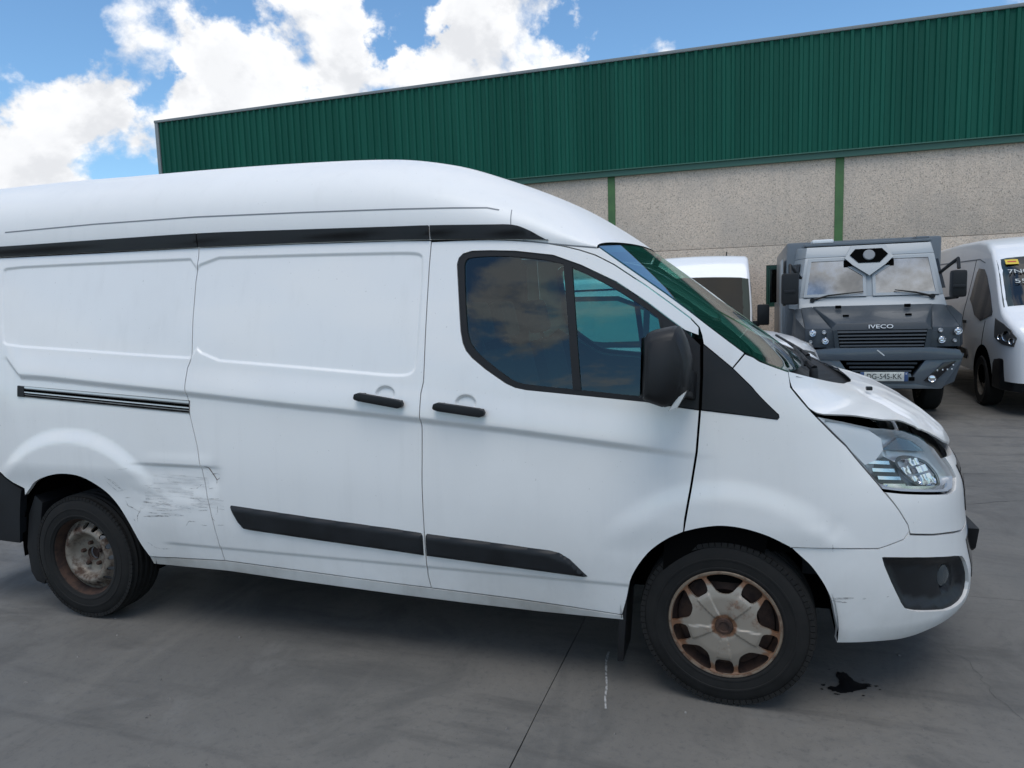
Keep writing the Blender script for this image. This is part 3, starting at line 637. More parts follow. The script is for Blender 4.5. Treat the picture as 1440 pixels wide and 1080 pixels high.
# window in the wall
wf = MB()
wf.box((.432, .02, 1.277), (.482, .12, 2.213)).box((.738, .02, 1.277), (.788, .12, 2.213)).box((.482, .02, 2.155), (.738, .12, 2.213)).box((.482, .02, 1.277), (.738, .12, 1.335))
win = wf.build('window', M_frame, bld)
MB().box((.482, .07, 1.335), (.738, .08, 2.155)).build('pane', M_pane, win)
mb = MB(); mb.box((.492, .045, 1.345), (.512, .069, 2.145)).box((.718, .045, 1.345), (.728, .069, 2.145)).box((.512, .045, 2.12), (.718, .069, 2.145)).box((.512, .045, 1.345), (.718, .069, 1.37)); mb.build('sash', mat('sash_green', (.02, .07, .05), .35), win)
MB().box((.482, .10, 1.335), (.738, .15, 2.155)).build('dark_room', M_dark, win)
# ribbed cladding: one sheet a metre wide
pitch, hgt = .2, .038
prof = [(0, 0), (.055, 0), (.075, -hgt), (.135, -hgt), (.155, 0)]
def sheet_mesh():
    pts = []
    for k in range(5): pts += [(k*pitch+x, y) for x, y in prof]
    pts.append((1.0, 0)); n = len(pts); z0, z1 = 4.60, 7.03
    V = [(x, y, z0) for x, y in pts]+[(x, y, z1) for x, y in pts]
    F = [(k, k+1, n+k+1, n+k) for k in range(n-1)]
    V += [(x, y+.004, z0) for x, y in pts]; F += [(k, 2*n+k, 2*n+k+1, k+1) for k in range(n-1)]
    me = bpy.data.meshes.new('cladding_sheet'); me.from_pydata(V, [], F); me.materials.append(M_clad); return me
sm = sheet_mesh(); k = 0; x = XL+.10
while x < XR-.9:
    o = link('cladding_sheet', sm, bld); o.location = (x, -.10-(.0015 if k % 2 else 0), 0); x += 1.0; k += 1
MB().box((XL-.02, -.155, 7.03), (XR, .35, 7.10), .008).build('coping', M_trim, bld)
MB().box((XL+.05, -.15, 4.575), (XR, .0, 4.60), .004).box((XL+.05, -.10, 4.45), (XR, -.002, 4.575)).build('flashing', M_flash, bld)
MB().box((XL-.01, -.145, 4.0), (XL+.10, .3, 7.03), .006).build('corner_trim', M_trim, bld)
MB().box((XL, .0, 0), (XL+.05, 24, 7.03)).build('side_wall', M_trim, bld)
MB().hexa([(XL, .2, 6.93), (XR, .2, 6.93), (XR, 24, 6.93), (XL, 24, 6.93), (XL, .2, 7.0), (XR, .2, 7.0), (XR, 24, 7.0), (XL, 24, 7.0)]).build('roof', M_roofd, bld)
# ------------------------------------------------------------------ the damaged white van
def catmull(pts, k=4):
    p = np.array(pts, float); q = np.vstack([2*p[0]-p[1], p, 2*p[-1]-p[-2]]); out = []
    for i in range(1, len(q)-2):
        for t in np.arange(k)/k:
            a, b, c, d = q[i-1], q[i], q[i+1], q[i+2]
            out.append(tuple(.5*((2*b)+(-a+c)*t+(2*a-5*b+4*c-d)*t*t+(-a+3*b-3*c+d)*t**3)))
    return out+[tuple(p[-1])]
for _k in ('arch_front', 'arch_front2', 'arch_front3', 'arch_rear', 'bumper_bottom', 'strip_top', 'mold_front') :
    if _k != 'mold_front': TR[_k] = catmull(TR[_k])
def V2(*n): return [p for k in n for p in TR[k]]
CRE = np.array(TR['crease'])
PR = round_poly(TR['panel_rear'], it=1); PS = round_poly(TR['panel_slide'], it=2)
def relief(u, z):
    """pressed shapes and dents of the flank, metres outward"""
    uz = np.stack([u, z], 1); d = np.zeros(len(u))
    m = (u < -1.1) & (z > 1.2)
    if m.any():
        d[m] -= .008*np.maximum(sstep(.0, -.016, sdf(uz[m], PR)), sstep(.0, -.016, sdf(uz[m], PS)))
    zc = np.interp(u, CRE[:, 0], CRE[:, 1]); t = z-zc; fade = sstep(.02, -.45, u)*sstep(-3.75, -3.6, u)
    d += fade*.011*(sstep(-.03, .004, t)*sstep(.14, .0, t)+0*t)
    d -= fade*.006*sstep(.0, -.03, t)*sstep(-.38, -.05, t)
    r = np.hypot(u+3.26, z-.36); d += .020*sstep(.69, .60, r)*sstep(.70, .86, z)
    r = np.hypot(u, z-.34); d += .013*sstep(.60, .49, r)*sstep(.60, .76, z)*(u > -.6)*(u < .7)
    d -= .006*sstep(.475, .455, z)*sstep(-2.75, -2.65, u)*sstep(.3, -.3, u)
    for (uc, zc_) in (TR['rec_slide'][0], TR['rec_front'][0]): d -= .013*sstep(1.1, .75, np.hypot((u-uc)/.047, (z-zc_-.004)/.036))
    # crash damage on the rear quarter and door edge, and on the wing
    wob = .5+.5*np.sin(u*9.3+1.)*np.sin(u*4.1)
    d -= .009*sstep(.882, .864, z)*sstep(.62, .80, z)*sstep(-2.92, -2.75, u)*sstep(-2.28, -2.46, u)*(.6+.4*wob)
    d += .003*sstep(.86, .885, z)*sstep(.95, .895, z)*sstep(-2.85, -2.7, u)*sstep(-2.3, -2.42, u)
    d -= .007*np.exp(-(((u+2.36)/.035)**2+((z-.82)/.06)**2))
    d += .0025*np.abs(np.sin(u*19+z*27))*np.sin(z*37-u*13)*sstep(-2.95, -2.8, u)*sstep(-2.3, -2.45, u)*sstep(.60, .68, z)*sstep(.86, .78, z)
    d -= .004*np.exp(-(((u-.376)/.022)**2+((z-.735)/.030)**2))
    d -= .0015*np.exp(-(((u-.35)/.07)**2+((z-.77)/.025)**2))
    return d
_rb = np.array([(-4.6, 1.955), (-3.817, 1.9505), (-2.482, 1.932), (-1.2373, 1.900), (-.8168, 1.8745), (-.708, 1.8566), (-.617, 1.843), (-.505, 1.828), (-.3, 1.81)])
RB = pchip(_rb[:, 0], _rb[:, 1])
RXF = [-4.55, -4.30, -3.8, -3.2, -2.6, -2.0, -1.6, -1.3, -1.05, -.8, -.63, -.50]
RZF = [2.37, 2.43, 2.43, 2.42, 2.41, 2.39, 2.365, 2.31, 2.215, 2.085, 1.965, 1.866]
RTOP = pchip(RXF, RZF)
def roofside(x, z):
    z0 = RB(x); zt = RTOP(x); s = np.clip((z-z0)/(zt-z0), 0, 1); si = s**(ROOFN/2); c = np.maximum(1-si*si, 0)**(1/ROOFN)
    return np.stack([x+0*z, -W_of(z0)*c, z+0*x], -1)

M_white = paint_mat('white_van_paint', (.79, .78, .76), amount=.6, coat=.45); M_roofw = paint_mat('roof_paint', (.78, .77, .75), amount=.5, rough=.5, coat=.12)
M_black = mat('black_plastic', (.009, .0095, .0105), .48, noise=(9, .25)); M_rubber = mat('rubber_seal', (.008, .008, .009), .55)
M_dgrey = mat('dark_grey_plastic', (.0095, .0105, .0125), .5, noise=(6, .3)); M_gloss = mat('gloss_black', (.010, .010, .012), .14, coat=.3)
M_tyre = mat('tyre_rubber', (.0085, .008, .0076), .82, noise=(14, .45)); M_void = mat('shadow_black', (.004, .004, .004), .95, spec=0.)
M_glass = glass_mat('tinted_side_glass', (.32, .62, .60), 1.52, gain=1.35, refl=(.88, .97, 1.0)); M_wglass = glass_mat('windscreen_glass', (.34, .62, .53), 1.5, gain=.55)
M_clear = glass_mat('lamp_cover', (.95, .96, .97), 1.45, gain=.5); M_chrome = mat('reflector_chrome', (.72, .73, .75), .12, 1.0); M_sil = mat('lamp_silver', (.62, .63, .64), .30, .35); M_lampd = mat('lamp_dark', (.10, .098, .095), .3, .3)
M_steel = rust_mat('rusty_steel_rim', (.22, .19, .155), (.050, .026, .016), .42, .62, 13, .5, .4)
M_cap = rust_mat('rusted_hub_cap', (.30, .26, .215), (.13, .058, .028), .55, .72, 10, .42, .35)
_t = M_cap.node_tree; _b = _t.nodes['Principled BSDF']; _sp = nd(_t, 'ShaderNodeSeparateXYZ'); lk(_t, nd(_t, 'ShaderNodeTexCoord').outputs['Object'], _sp.inputs[0])
_r = mth(_t, 'SQRT', mth(_t, 'ADD', mth(_t, 'MULTIPLY', _sp.outputs['X'], _sp.outputs['X']), mth(_t, 'MULTIPLY', _sp.outputs['Z'], _sp.outputs['Z'])))
_nn = nd(_t, 'ShaderNodeTexNoise', ins={'Scale': 26., 'Detail': 7., 'Roughness': .65}); lk(_t, nd(_t, 'ShaderNodeTexCoord').outputs['Object'], _nn.inputs['Vector'])
_e = mth(_t, 'MAXIMUM', smooth(_t, _r, .140, .196), smooth(_t, _r, .060, .036))
_e = smooth(_t, mth(_t, 'ADD', mth(_t, 'MULTIPLY', _e, .62), mth(_t, 'SUBTRACT', _nn.outputs[0], .5)), .17, .50)
_old = _b.inputs['Base Color'].links[0].from_socket
lk(_t, mixcol(_t, mth(_t, 'MULTIPLY', _e, .85), _old, (.19, .078, .032)), _b.inputs['Base Color'])
M_rust = rust_mat('rust', (.055, .028, .018), (.024, .012, .009), .4, .6, 18, .8, .1)
def scuff_mat(name, col, lo, hi, sc=(40, 40, 130), amax=1.):
    m = mat(name, col, .85); t = m.node_tree; b = t.nodes['Principled BSDF']
    mp = nd(t, 'ShaderNodeMapping'); mp.inputs['Scale'].default_value = sc; lk(t, nd(t, 'ShaderNodeNewGeometry').outputs['Position'], mp.inputs[0])
    n = nd(t, 'ShaderNodeTexNoise', ins={'Scale': 1., 'Detail': 6., 'Roughness': .65}); lk(t, mp.outputs[0], n.inputs['Vector'])
    lk(t, smooth(t, n.outputs[0], lo, hi, 0., amax), b.inputs['Alpha']); return m
M_scr = scuff_mat('bare_scrape', (.17, .165, .165), .36, .74, (40, 40, 130), .7); M_scr2 = scuff_mat('rusty_scrape', (.13, .085, .06), .3, .55)
M_smear = scuff_mat('rubbed_paint', (.24, .235, .23), .40, .80, (14, 14, 110), .30)
M_rail = mat('rail_metal', (.20, .19, .18), .5, .4, noise=(20, .3)); M_groove = mat('groove_shade', (.20, .21, .22), .6)  # M_groove: flat grey strips painted as the shade in roof grooves and seams
M_seat = mat('seat_cloth', (.030, .033, .04), .9, noise=(30, .3)); M_trimd = mat('cab_trim', (.035, .038, .042), .7)
M_orange = mat('indicator_lens', (.60, .60, .58), .25)

FEATS = []
for _p in (PR, PS):
    for _d in (-.002, .002, .006, .010, .014, .018):
        q = resample(offset_poly(_p, _d), .014); FEATS.append(np.vstack([q, q[:1]]))
_c = resample(CRE, .016, closed=False)
for _d in (-.05, -.034, -.024, -.014, -.005, .003, .012, .04, .08, .14): FEATS.append(_c+[0, _d])
for _z in (.452, .459, .466, .473, .480): FEATS.append(np.stack([np.arange(-2.8, .1, .016), np.full(len(np.arange(-2.8, .1, .016)), _z)], 1))
for _z in (.860, .866, .873, .880, .888): FEATS.append(np.stack([np.arange(-2.92, -2.25, .016), np.full(len(np.arange(-2.92, -2.25, .016)), _z)], 1))
for (_u, _z) in (TR['rec_slide'][0], TR['rec_front'][0]):
    for _r in (.70, .80, .90, 1.0, 1.12): a = np.linspace(0, 2*math.pi, 33); FEATS.append(np.stack([_u+.047*_r*np.cos(a), _z+.004+.036*_r*np.sin(a)], 1))
van = thing('delivery_van', 'large white high-roof delivery van with rusty front hub cap, dented flank and sprung bonnet', 'van')
B2 = (1, -1)
# rear quarter
arch_r = TR['arch_rear']
rear_lo = [(-4.30, .80), (-3.78, .788), (-3.692, .733)]
q_poly = TR['gap_slide'] + [tuple(p) for p in TR['quarter_bottom'][::-1][1:]] + [tuple(p) for p in arch_r[::-1][1:-1]] + [(-3.62, .705), (-3.692, .733), (-3.78, .788), (-4.30, .80), (-4.30, 1.954), (-3.817, 1.948), (-3.116, 1.939)]
panel('rear_quarter', q_poly, M_white, van, disp=relief, spacing=.017, feats=FEATS)
# sliding door
d_poly = TR['gap_slide'] + TR['slide_bottom'][1:] + TR['gap_front'][::-1][1:] + [(-1.2373, 1.8975), (-1.3963, 1.905), (-1.9122, 1.920)]
sdoor = panel('sliding_door', d_poly, M_white, van, disp=relief, spacing=.017, feats=FEATS)
# front door
df = TR['door_front']; wo = TR['win_outer']; dt = TR['door_top']
f_poly = TR['gap_front'] + TR['door_bottom'][1:] + TR['arch_front'][::-1][1:] + df[::-1][1:5] + [(-.0945, 1.19)] + wo[15:] + wo[:12] + [(-.0965, 1.470)] + dt[::-1][2:-1]
def front_door(side):
    sp = .017 if side == 1 else .05
    d = panel('front_door', f_poly, M_white, van, disp=relief, spacing=sp, sides=(side,), feats=FEATS if side == 1 else ())
    wg = [tuple(p) for p in round_poly(TR['win_glass'], it=1)]
    wo_r = [tuple(p) for p in round_poly(wo[:11], closed=False, it=1)[1:-3]] if False else wo
    panel('window_frame', wo_r, M_rubber, d, off=-.004, gap=.0, lip=.03, holes=(wg,), spacing=.03, sides=(side,))
    panel('window_glass', wg, M_glass, d, off=-.010, gap=-.004, lip=0, spacing=.06, sides=(side,))
    panel('window_divider', TR['divider'], M_rubber, d, off=-.002, gap=0, lip=.02, spacing=.03, sides=(side,))
    panel('mirror_base', TR['sail_door'], M_black, d, off=.003, gap=0, lip=.02, spacing=.03, sides=(side,))
    inner = TR['gap_front'][3:] + TR['door_bottom'][1:] + TR['arch_front'][::-1][1:] + df[::-1][1:5] + [(-.0945, 1.19)] + wo[15:22] + [(-1.12, 1.45)]
    panel('door_trim', inner, M_trimd, d, off=-.05, gap=.01, lip=0, spacing=.08, sides=(side,))
    return d
fdoor = front_door(1); fdoor_far = front_door(-1)
far_poly = [(-4.30, .80), (-3.78, .788), (-3.692, .733), (-3.62, .705)] + arch_r[1:] + TR['quarter_bottom'][1:] + TR['slide_bottom'][1:] + TR['gap_front'][::-1] + [(-1.9122, 1.920), (-3.116, 1.939), (-4.30, 1.954)]
panel('side_panel', far_poly, M_white, van, disp=None, spacing=.06, sides=(-1,))
# wings and pillars
tt = TR['tri_trim']
fen = TR['fender_top'] + TR['fender_front'][1:] + TR['arch_front2'][::-1][1:] + [(x+.004, z) for x, z in df[::-1][1:5]] + [(-.0885, 1.19)] + [tt[7], tt[6], tt[5], tt[4], tt[3], tt[2]]
for s in B2:
    fo = panel('front_wing', fen, M_white, van, disp=relief if s == 1 else None, spacing=.016 if s == 1 else .04, sides=(s,))
    panel('trim_triangle', tt, M_black, fo, off=.003, gap=.001, lip=.02, sides=(s,))
    ap = dt[5:-1] + [tt[0], tt[1], tt[2]] + TR['seam_pillar'][:1] + TR['a_pillar_in'][::-1][1:] + [(-.5048, 1.8265), (-.6173, 1.8415)]
    panel('windscreen_pillar', ap, M_white, van, spacing=.02, sides=(s,))
# lower sill
sill = TR['quarter_bottom'][:1] + TR['sill_bottom'] + [(-.4042, .3225)] + [(x, z-.004) for x, z in TR['door_bottom'][::-1][1:]] + [(x, z-.004) for x, z in TR['slide_bottom'][::-1][1:]] + [(x, z-.004) for x, z in TR['quarter_bottom'][::-1][1:-1]]
for s in B2: panel('sill', sill, paint_mat('sill_paint', (.60, .60, .58), amount=1.3, rough=.4, low=.5) if s == 1 else M_white, van, off=-.004, spacing=.025, lip=.05, gap=0, sides=(s,))
# nose
nose_u = UMAX+.004
bump = TR['arch_front3'] + TR['bumper_bottom'][4:13] + [(.95, .318), (1.1, .325), (nose_u, .33), (nose_u, .652), (1.0372, .652)] + TR['seam_bumper'][::-1][1:] + TR['fender_front'][6:][:1] + TR['fender_front'][7:]
fog = [tuple(p) for p in round_poly(TR['fog_pocket'], it=1)]
bumper = panel('front_bumper', bump, M_white, van, spacing=.025, lip=.03, holes=(fog,), sides=B2)
fo = panel('front_panel', [(.5793, .8852)] + TR['headlight_low'][1:8] + [(1.10, .945), (1.2, .935), (nose_u, .93), (nose_u, .658), (1.0372, .656)] + [(x, z+.003) for x, z in TR['seam_bumper'][::-1][1:]] + [(.6617, .753), (.626, .8112)], M_white, van, spacing=.025, sides=B2)
gr = panel('grille', [(1.13, .90), (nose_u, .905), (nose_u, .69), (1.20, .695)], M_gloss, fo, off=.004, spacing=.03, gap=0, lip=.01, sides=B2)
for k in range(4):
    zz = .72+k*.048; ribbon('grille_bar', [([(1.18-.012*k, zz), (nose_u, zz)], .014)], M_chrome, gr, off=.006, sides=B2, taper=False)
panel('lower_grille', [(1.10, .60), (nose_u, .64), (nose_u, .40), (1.16, .42)], M_gloss, bumper, off=.003, spacing=.03, gap=0, lip=.01, sides=B2)
MB().prism([(-.34, .60), (.34, .60), (.30, .50), (.26, .475), (-.26, .475), (-.30, .50)], 'x', .97, 1.022, .01).build('bumper_step', M_black, bumper)
for s in B2: panel('fog_pocket', fog, M_dgrey, bumper, off=-.012, spacing=.02, gap=-.001, lip=.0, disp=lambda u, z: -.030*sstep(.0, -.045, sdf(np.stack([u, z], 1), fog))-.03*sstep(.062, .05, np.hypot((u-.925), (z-.478))), sides=(s,))
for s in B2:
    c = hull(.925, .478)
    mb = MB(); mb.lathe([(0, -.002), (.03, 0), (.043, .004), (.046, .010), (.046, .03)], (0, 0, 0), 'x', 24); fl = mb.build('fog_lamp', mat('fog_lens', (.05, .06, .065), .15, coat=.5), bumper)
    fl.rotation_euler = (0, 0, R(180-42*s)) if s == 1 else (0, 0, R(180+42)); fl.location = (c[0]-.035, c[1]*s+s*.045, .478)
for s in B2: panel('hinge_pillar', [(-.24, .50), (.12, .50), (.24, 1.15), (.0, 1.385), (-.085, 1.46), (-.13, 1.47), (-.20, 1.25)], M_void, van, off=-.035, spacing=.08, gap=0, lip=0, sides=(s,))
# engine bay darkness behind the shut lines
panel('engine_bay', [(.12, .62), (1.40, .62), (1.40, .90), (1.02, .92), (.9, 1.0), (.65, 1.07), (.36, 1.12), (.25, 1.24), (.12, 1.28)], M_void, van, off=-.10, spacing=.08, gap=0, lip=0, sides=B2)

# headlights
hl = [tuple(p) for p in TR['headlight']]
for s in B2:
    def hd(u, z):
        q = np.stack([u, z], 1); e = -sdf(q, hl)
        return -.040*sstep(.0, .03, e)+.008*np.sin(u*95)*sstep(.02, .04, e)*sstep(.72, .66, u)
    h = panel('headlight', hl, M_sil, van, disp=hd, off=-.006, spacing=.012, gap=.0035, lip=.02, sides=(s,))
    panel('lens', hl, M_clear, h, off=.001, spacing=.05, gap=.004, lip=0, sides=(s,))
    # main reflector: a deep bowl with bright facets
    bowl = [(.700, .985), (.735, 1.000), (.80, .995), (.87, .975), (.915, .95), (.935, .91), (.93, .875), (.90, .862), (.82, .868), (.76, .895), (.72, .94)]
    bowl = [tuple(p) for p in round_poly(bowl, it=2)]
    bw = panel('reflector', bowl, M_chrome, h, off=-.030, spacing=.012, gap=0, lip=.03, sides=(s,), disp=lambda u, z: -.045*sstep(.0, -.04, sdf(np.stack([u, z], 1), bowl))+.010*np.sign(np.sin(u*70))*np.sign(np.sin(z*120+1))*sstep(-.015, -.03, sdf(np.stack([u, z], 1), bowl)))
    ribbon('reflector_rim', [(list(bowl)+[bowl[0]], .013)], M_lampd, h, off=-.026, sides=(s,), taper=False)
    c = hull(.83, .93); n_ = np.array([.62, -.78*1, .0])
    mb = MB(); mb.lathe([(0, 0), (.014, .002), (.018, .012), (.018, .05)], (0, 0, 0), 'x', 16); bb = mb.build('bulb', M_chrome, h); bb.location = (c[0]-.045, (c[1]+.05)*s, c[2]); bb.rotation_euler = (0, 0, R(180-55*s))
    for bl_ in ([(.712, .962), (.772, .966), (.775, .938), (.722, .934)], [(.782, .990), (.855, .985), (.855, .962), (.785, .962)], [(.80, .925), (.885, .925), (.885, .886), (.812, .884)], [(.80, .955), (.872, .957), (.876, .934), (.80, .932)], [(.735, .926), (.785, .926), (.79, .905), (.752, .905)]):
        panel('reflector_block', bl_, M_chrome, h, off=-.026, spacing=.012, gap=0, lip=.02, sides=(s,), disp=lambda u, z: .006*np.sin(u*160))
    panel('lamp_backing', [(.565, .915), (.605, .985), (.665, 1.01), (.715, .985), (.705, .93), (.735, .885), (.66, .889)], M_lampd, h, off=-.038, spacing=.03, gap=0, lip=0, sides=(s,))
    panel('lamp_panel', [(.405, 1.150), (.50, 1.138), (.61, 1.112), (.665, 1.075), (.655, 1.035), (.60, 1.0), (.545, .985), (.50, 1.045)], mat('lamp_white', (.86, .86, .85), .42, 0.), h, off=-.018, spacing=.02, gap=0, lip=.006, sides=(s,))
    panel('lamp_strip', [(.60, .895), (.75, .872), (.93, .846), (.975, .848), (1.0, .866), (.94, .862), (.76, .886), (.62, .906)], M_chrome, h, off=-.022, spacing=.015, gap=0, lip=.01, sides=(s,))
    for k in range(4):
        zz = .905+.030*k; u0 = .575-.012*k; ribbon('reflector_slat', [([(u0+.03, zz), (u0+.135, zz-.010)], .013)], M_chrome, h, off=-.030, sides=(s,), taper=False)
    panel('upper_reflector', [(.66, 1.035), (.78, 1.07), (.88, 1.045), (.945, .998), (.80, 1.02)], mat('lamp_blue_grey', (.16, .19, .22), .15, .6), h, off=-.028, spacing=.02, gap=0, lip=.004, sides=(s,))

# windscreen, bonnet and cowl: lofts between the two body edges
def loft(name, E, C, mt, nv, p, parent, disp=None, thick=0):
    """rows from edge points E (near side) to centre points C and on to the mirrored edge"""
    V, F = [], []; n = len(E); vs_ = np.linspace(-1, 1, nv)
    for i in range(n):
        for v in vs_:
            k = 1-abs(v)**p; q = E[i]+(C[i]-E[i])*k; V.append([q[0], -abs(E[i][1])*-v if False else abs(E[i][1])*v, q[2]])
    V = np.array(V)
    if disp is not None: V[:, 2] += disp(V[:, 0], V[:, 1])
    F = [(i*nv+j, i*nv+j+1, (i+1)*nv+j+1, (i+1)*nv+j) for i in range(n-1) for j in range(nv-1)]
    if thick:                                # folded edge all round
        lp = [j for j in range(nv)]+[i*nv+nv-1 for i in range(1, n)]+[(n-1)*nv+j for j in range(nv-2, -1, -1)]+[i*nv for i in range(n-2, 0, -1)]
        m = len(V); T = V[lp]; c = V.mean(0); B = T+[0, 0, -thick]; B[:, :2] += (c[:2]-T[:, :2])*.012; k = len(lp)
        V = np.concatenate([V, T, B]); F += [(m+i, m+k+i, m+k+(i+1) % k, m+(i+1) % k) for i in range(k)]
    return mesh(name, V, F, mt, parent, smooth_=True)
def along(pts, n):
    p = np.array(pts, float); s = np.concatenate([[0], np.cumsum(np.linalg.norm(np.diff(p, axis=0), axis=1))]); t = np.linspace(0, s[-1], n)
    return np.stack([np.interp(t, s, p[:, k]) for k in range(p.shape[1])], 1)
we = along(TR['wind_right'], 24); E = hull(we[:, 0], we[:, 1]); tq = np.linspace(0, 1, 24)[:, None]
Cw = np.array([-.40, 0, 1.862])*(1-tq)+np.array([.315, 0, 1.302])*tq+np.array([0, 0, .006])*np.sin(math.pi*tq)
ws = loft('windscreen', E, Cw, M_wglass, 31, 2.2, van)
fr1 = E; # black printed border of the glass
def border(t0, t1, v0, v1, name, nv=20):
    idx = np.linspace(t0, t1, 12); V, F = [], []; vv = np.linspace(v0, v1, nv)
    for t in idx:
        a = np.array([np.interp(t, np.linspace(0, 1, 24), E[:, k]) for k in range(3)]); c = np.array([np.interp(t, np.linspace(0, 1, 24), Cw[:, k]) for k in range(3)])
        for v in vv:
            q = a+(c-a)*(1-abs(v)**2.2); V.append([q[0]-.004, abs(a[1])*v, q[2]-.004])
    F = [(i*nv+j, i*nv+j+1, (i+1)*nv+j+1, (i+1)*nv+j) for i in range(11) for j in range(nv-1)]
    return mesh(name, V, F, M_gloss, ws, smooth_=True)
border(.93, 1, -1, 1, 'glass_border'); border(0, .045, -1, 1, 'glass_border'); border(0, 1, -1, -.965, 'glass_border', 3); border(0, 1, .965, 1, 'glass_border', 3)
be = along(TR['bonnet_edge'], 40); Eb = hull(be[:, 0], be[:, 1])
Eb[:, 2] += np.interp(np.linspace(0, 1, 40), [0, .18, .3, .6, 1], [0, 0, .013, .017, .010])
tb = np.linspace(0, 1, 40)
Cb = np.stack([np.interp(tb, [0, .12, .3, .55, .8, 1], [.53, .58, .665, .80, .90, .945]), 0*tb, np.interp(tb, [0, .12, .3, .55, .8, 1], [1.212, 1.203, 1.172, 1.096, 1.016, .955])], 1)
def bdisp(x, y):
    a = np.abs(y); w = .52-.22*(x-.3)
    d = .006*sstep(w+.05, w-.02, a)*sstep(.98, .80, x)
    d += .006*np.exp(-((a-(.30-.1*x))/.035)**2)*sstep(.95, .7, x)
    # buckles from the blow
    d += -.013*np.exp(-(((x-.62)/.08)**2+((y+.60+.9*(x-.62))/.022)**2))+.008*np.exp(-(((x-.66)/.07)**2+((y+.53+.8*(x-.66))/.03)**2))
    d += -.008*np.exp(-(((x-.80)/.05)**2+((y+.30)/.05)**2))
    return d
def dense(A, n): return np.stack([np.interp(np.linspace(0, 1, n), np.linspace(0, 1, len(A)), A[:, k]) for k in range(3)], 1)
bon = loft('bonnet', dense(Eb, 110), dense(Cb, 110), M_white, 121, 2.5, van, bdisp, .007)
mb = MB(); c = (.56, -.485, 1.214); mb.box((c[0]-.012, c[1]-.014, c[2]-.006), (c[0]+.012, c[1]+.014, c[2]+.009), .004)
mb.build('washer_jet', M_black, bon)
# cowl between glass and bonnet
kk = np.linspace(-1, 1, 41); V = []
for v in kk:
    a = E[-1]+(Cw[-1]-E[-1])*(1-abs(v)**2.2); b_ = Eb[0]+(Cb[0]-Eb[0])*(1-v*v)
    V += [[a[0]-.03, .92*v, a[2]-.006], [(a[0]+b_[0])/2, .92*v, min(a[2], b_[2])-.035], [b_[0]+.03, .92*v, b_[2]-.020]]
cow = mesh('cowl', V, [(3*i+j, 3*i+3+j, 3*i+4+j, 3*i+1+j) for i in range(40) for j in range(2)], M_black, van, smooth_=True)
for (y0, y1, dx) in ((-.55, .12, 0), (.18, .80, 0)):
    mb = MB(); z_ = 1.325
    def wp(v, up): 
        a = E[-1]+(Cw[-1]-E[-1])*(1-abs(v/.93)**2.2); return (a[0]+.035-.30*up, v, a[2]+.012+.19*up)
    mb.tube([(wp(y0, 0)[0]+.02, y0, wp(y0, 0)[2]-.02), wp(y0+.05, .05), wp((y0+y1)/2, .12)], [.016, .012, .008], 8)
    mb.tube([wp(y0+.02, .04), wp((y0+y1)/2, .13), wp(y1, .16)], .007, 6); mb.lathe([(0, .012), (.014, .012), (.018, 0), (.018, -.04)], (wp(y0, 0)[0]+.02, y0, wp(y0, 0)[2]-.03), 'z', 16)
    mb.build('wiper', M_black, cow)

# roof
nx, nth = 120, 121; V, F, = [], []
xs_ = np.concatenate([np.linspace(-4.30, -1.6, 60), np.linspace(-1.6, -.50, 61)[1:]]); ths = np.linspace(0, math.pi, nth)
# denser rows near the two sides
ths = ths-.22*np.sin(4*ths)/2*.5
for x in xs_:
    z0, zt = float(RB(x)), float(RTOP(x)); w = float(W_of(z0)); bl = .100*float(sstep(-1.3, -.5, np.array(x)))
    for th in ths:
        c, s = math.cos(th), math.sin(th); cc = abs(c)**(2/ROOFN)*(1 if c >= 0 else -1); ss = max(s, 0)**(2/ROOFN)
        V.append((x+bl*(1-cc*cc), -w*cc, z0+(zt-z0)*ss))
F = [(i*nth+j, i*nth+j+1, (i+1)*nth+j+1, (i+1)*nth+j) for i in range(len(xs_)-1) for j in range(nth-1)]
F = [f[::-1] for f in F]
roof_o = mesh('roof', V, F, M_roofw, van, smooth_=True)
V = [V[j] for j in range(nth)]+[(-4.30, 0, 1.95)]
mesh('roof_end', V, [tuple(range(nth))], M_white, roof_o)
st, sb = TR['strip_top'], TR['strip_bot']
def cut(line, a, b): 
    l = np.array(line); xs = sorted(set([a, b]+[x for x in l[:, 0] if a < x < b])); return [(x, float(np.interp(x, l[:, 0], l[:, 1]))) for x in xs]
for (a, b) in ((-3.83, -2.485), (-2.478, -1.243), (-1.236, -.7056)):
    for s in B2:
        lo = [(x, z+.002) for x, z in cut(sb, a, b)]; up = cut(st, a, b)
        if a < -3.8: lo[0] = (-3.845, lo[0][1]); up[0] = (-3.81, up[0][1])
        panel('roof_strip', lo+up[::-1], M_black, van, surf=roofside, off=.010, spacing=.02, gap=.0008, lip=.012, sides=(s,), disp=lambda u, z: .004*sstep(.4, .6, (z-np.interp(u, np.array(sb)[:, 0], np.array(sb)[:, 1]))/.055))
rl = [p for p in TR['groove']]
for s in B2:
    ribbon('roof_seam', [(rl, .006), (TR['cap_seam'], .004), (TR['roof_seam'], .005)], M_groove, roof_o, surf=roofside, off=.0012, sides=(s,), taper=False)
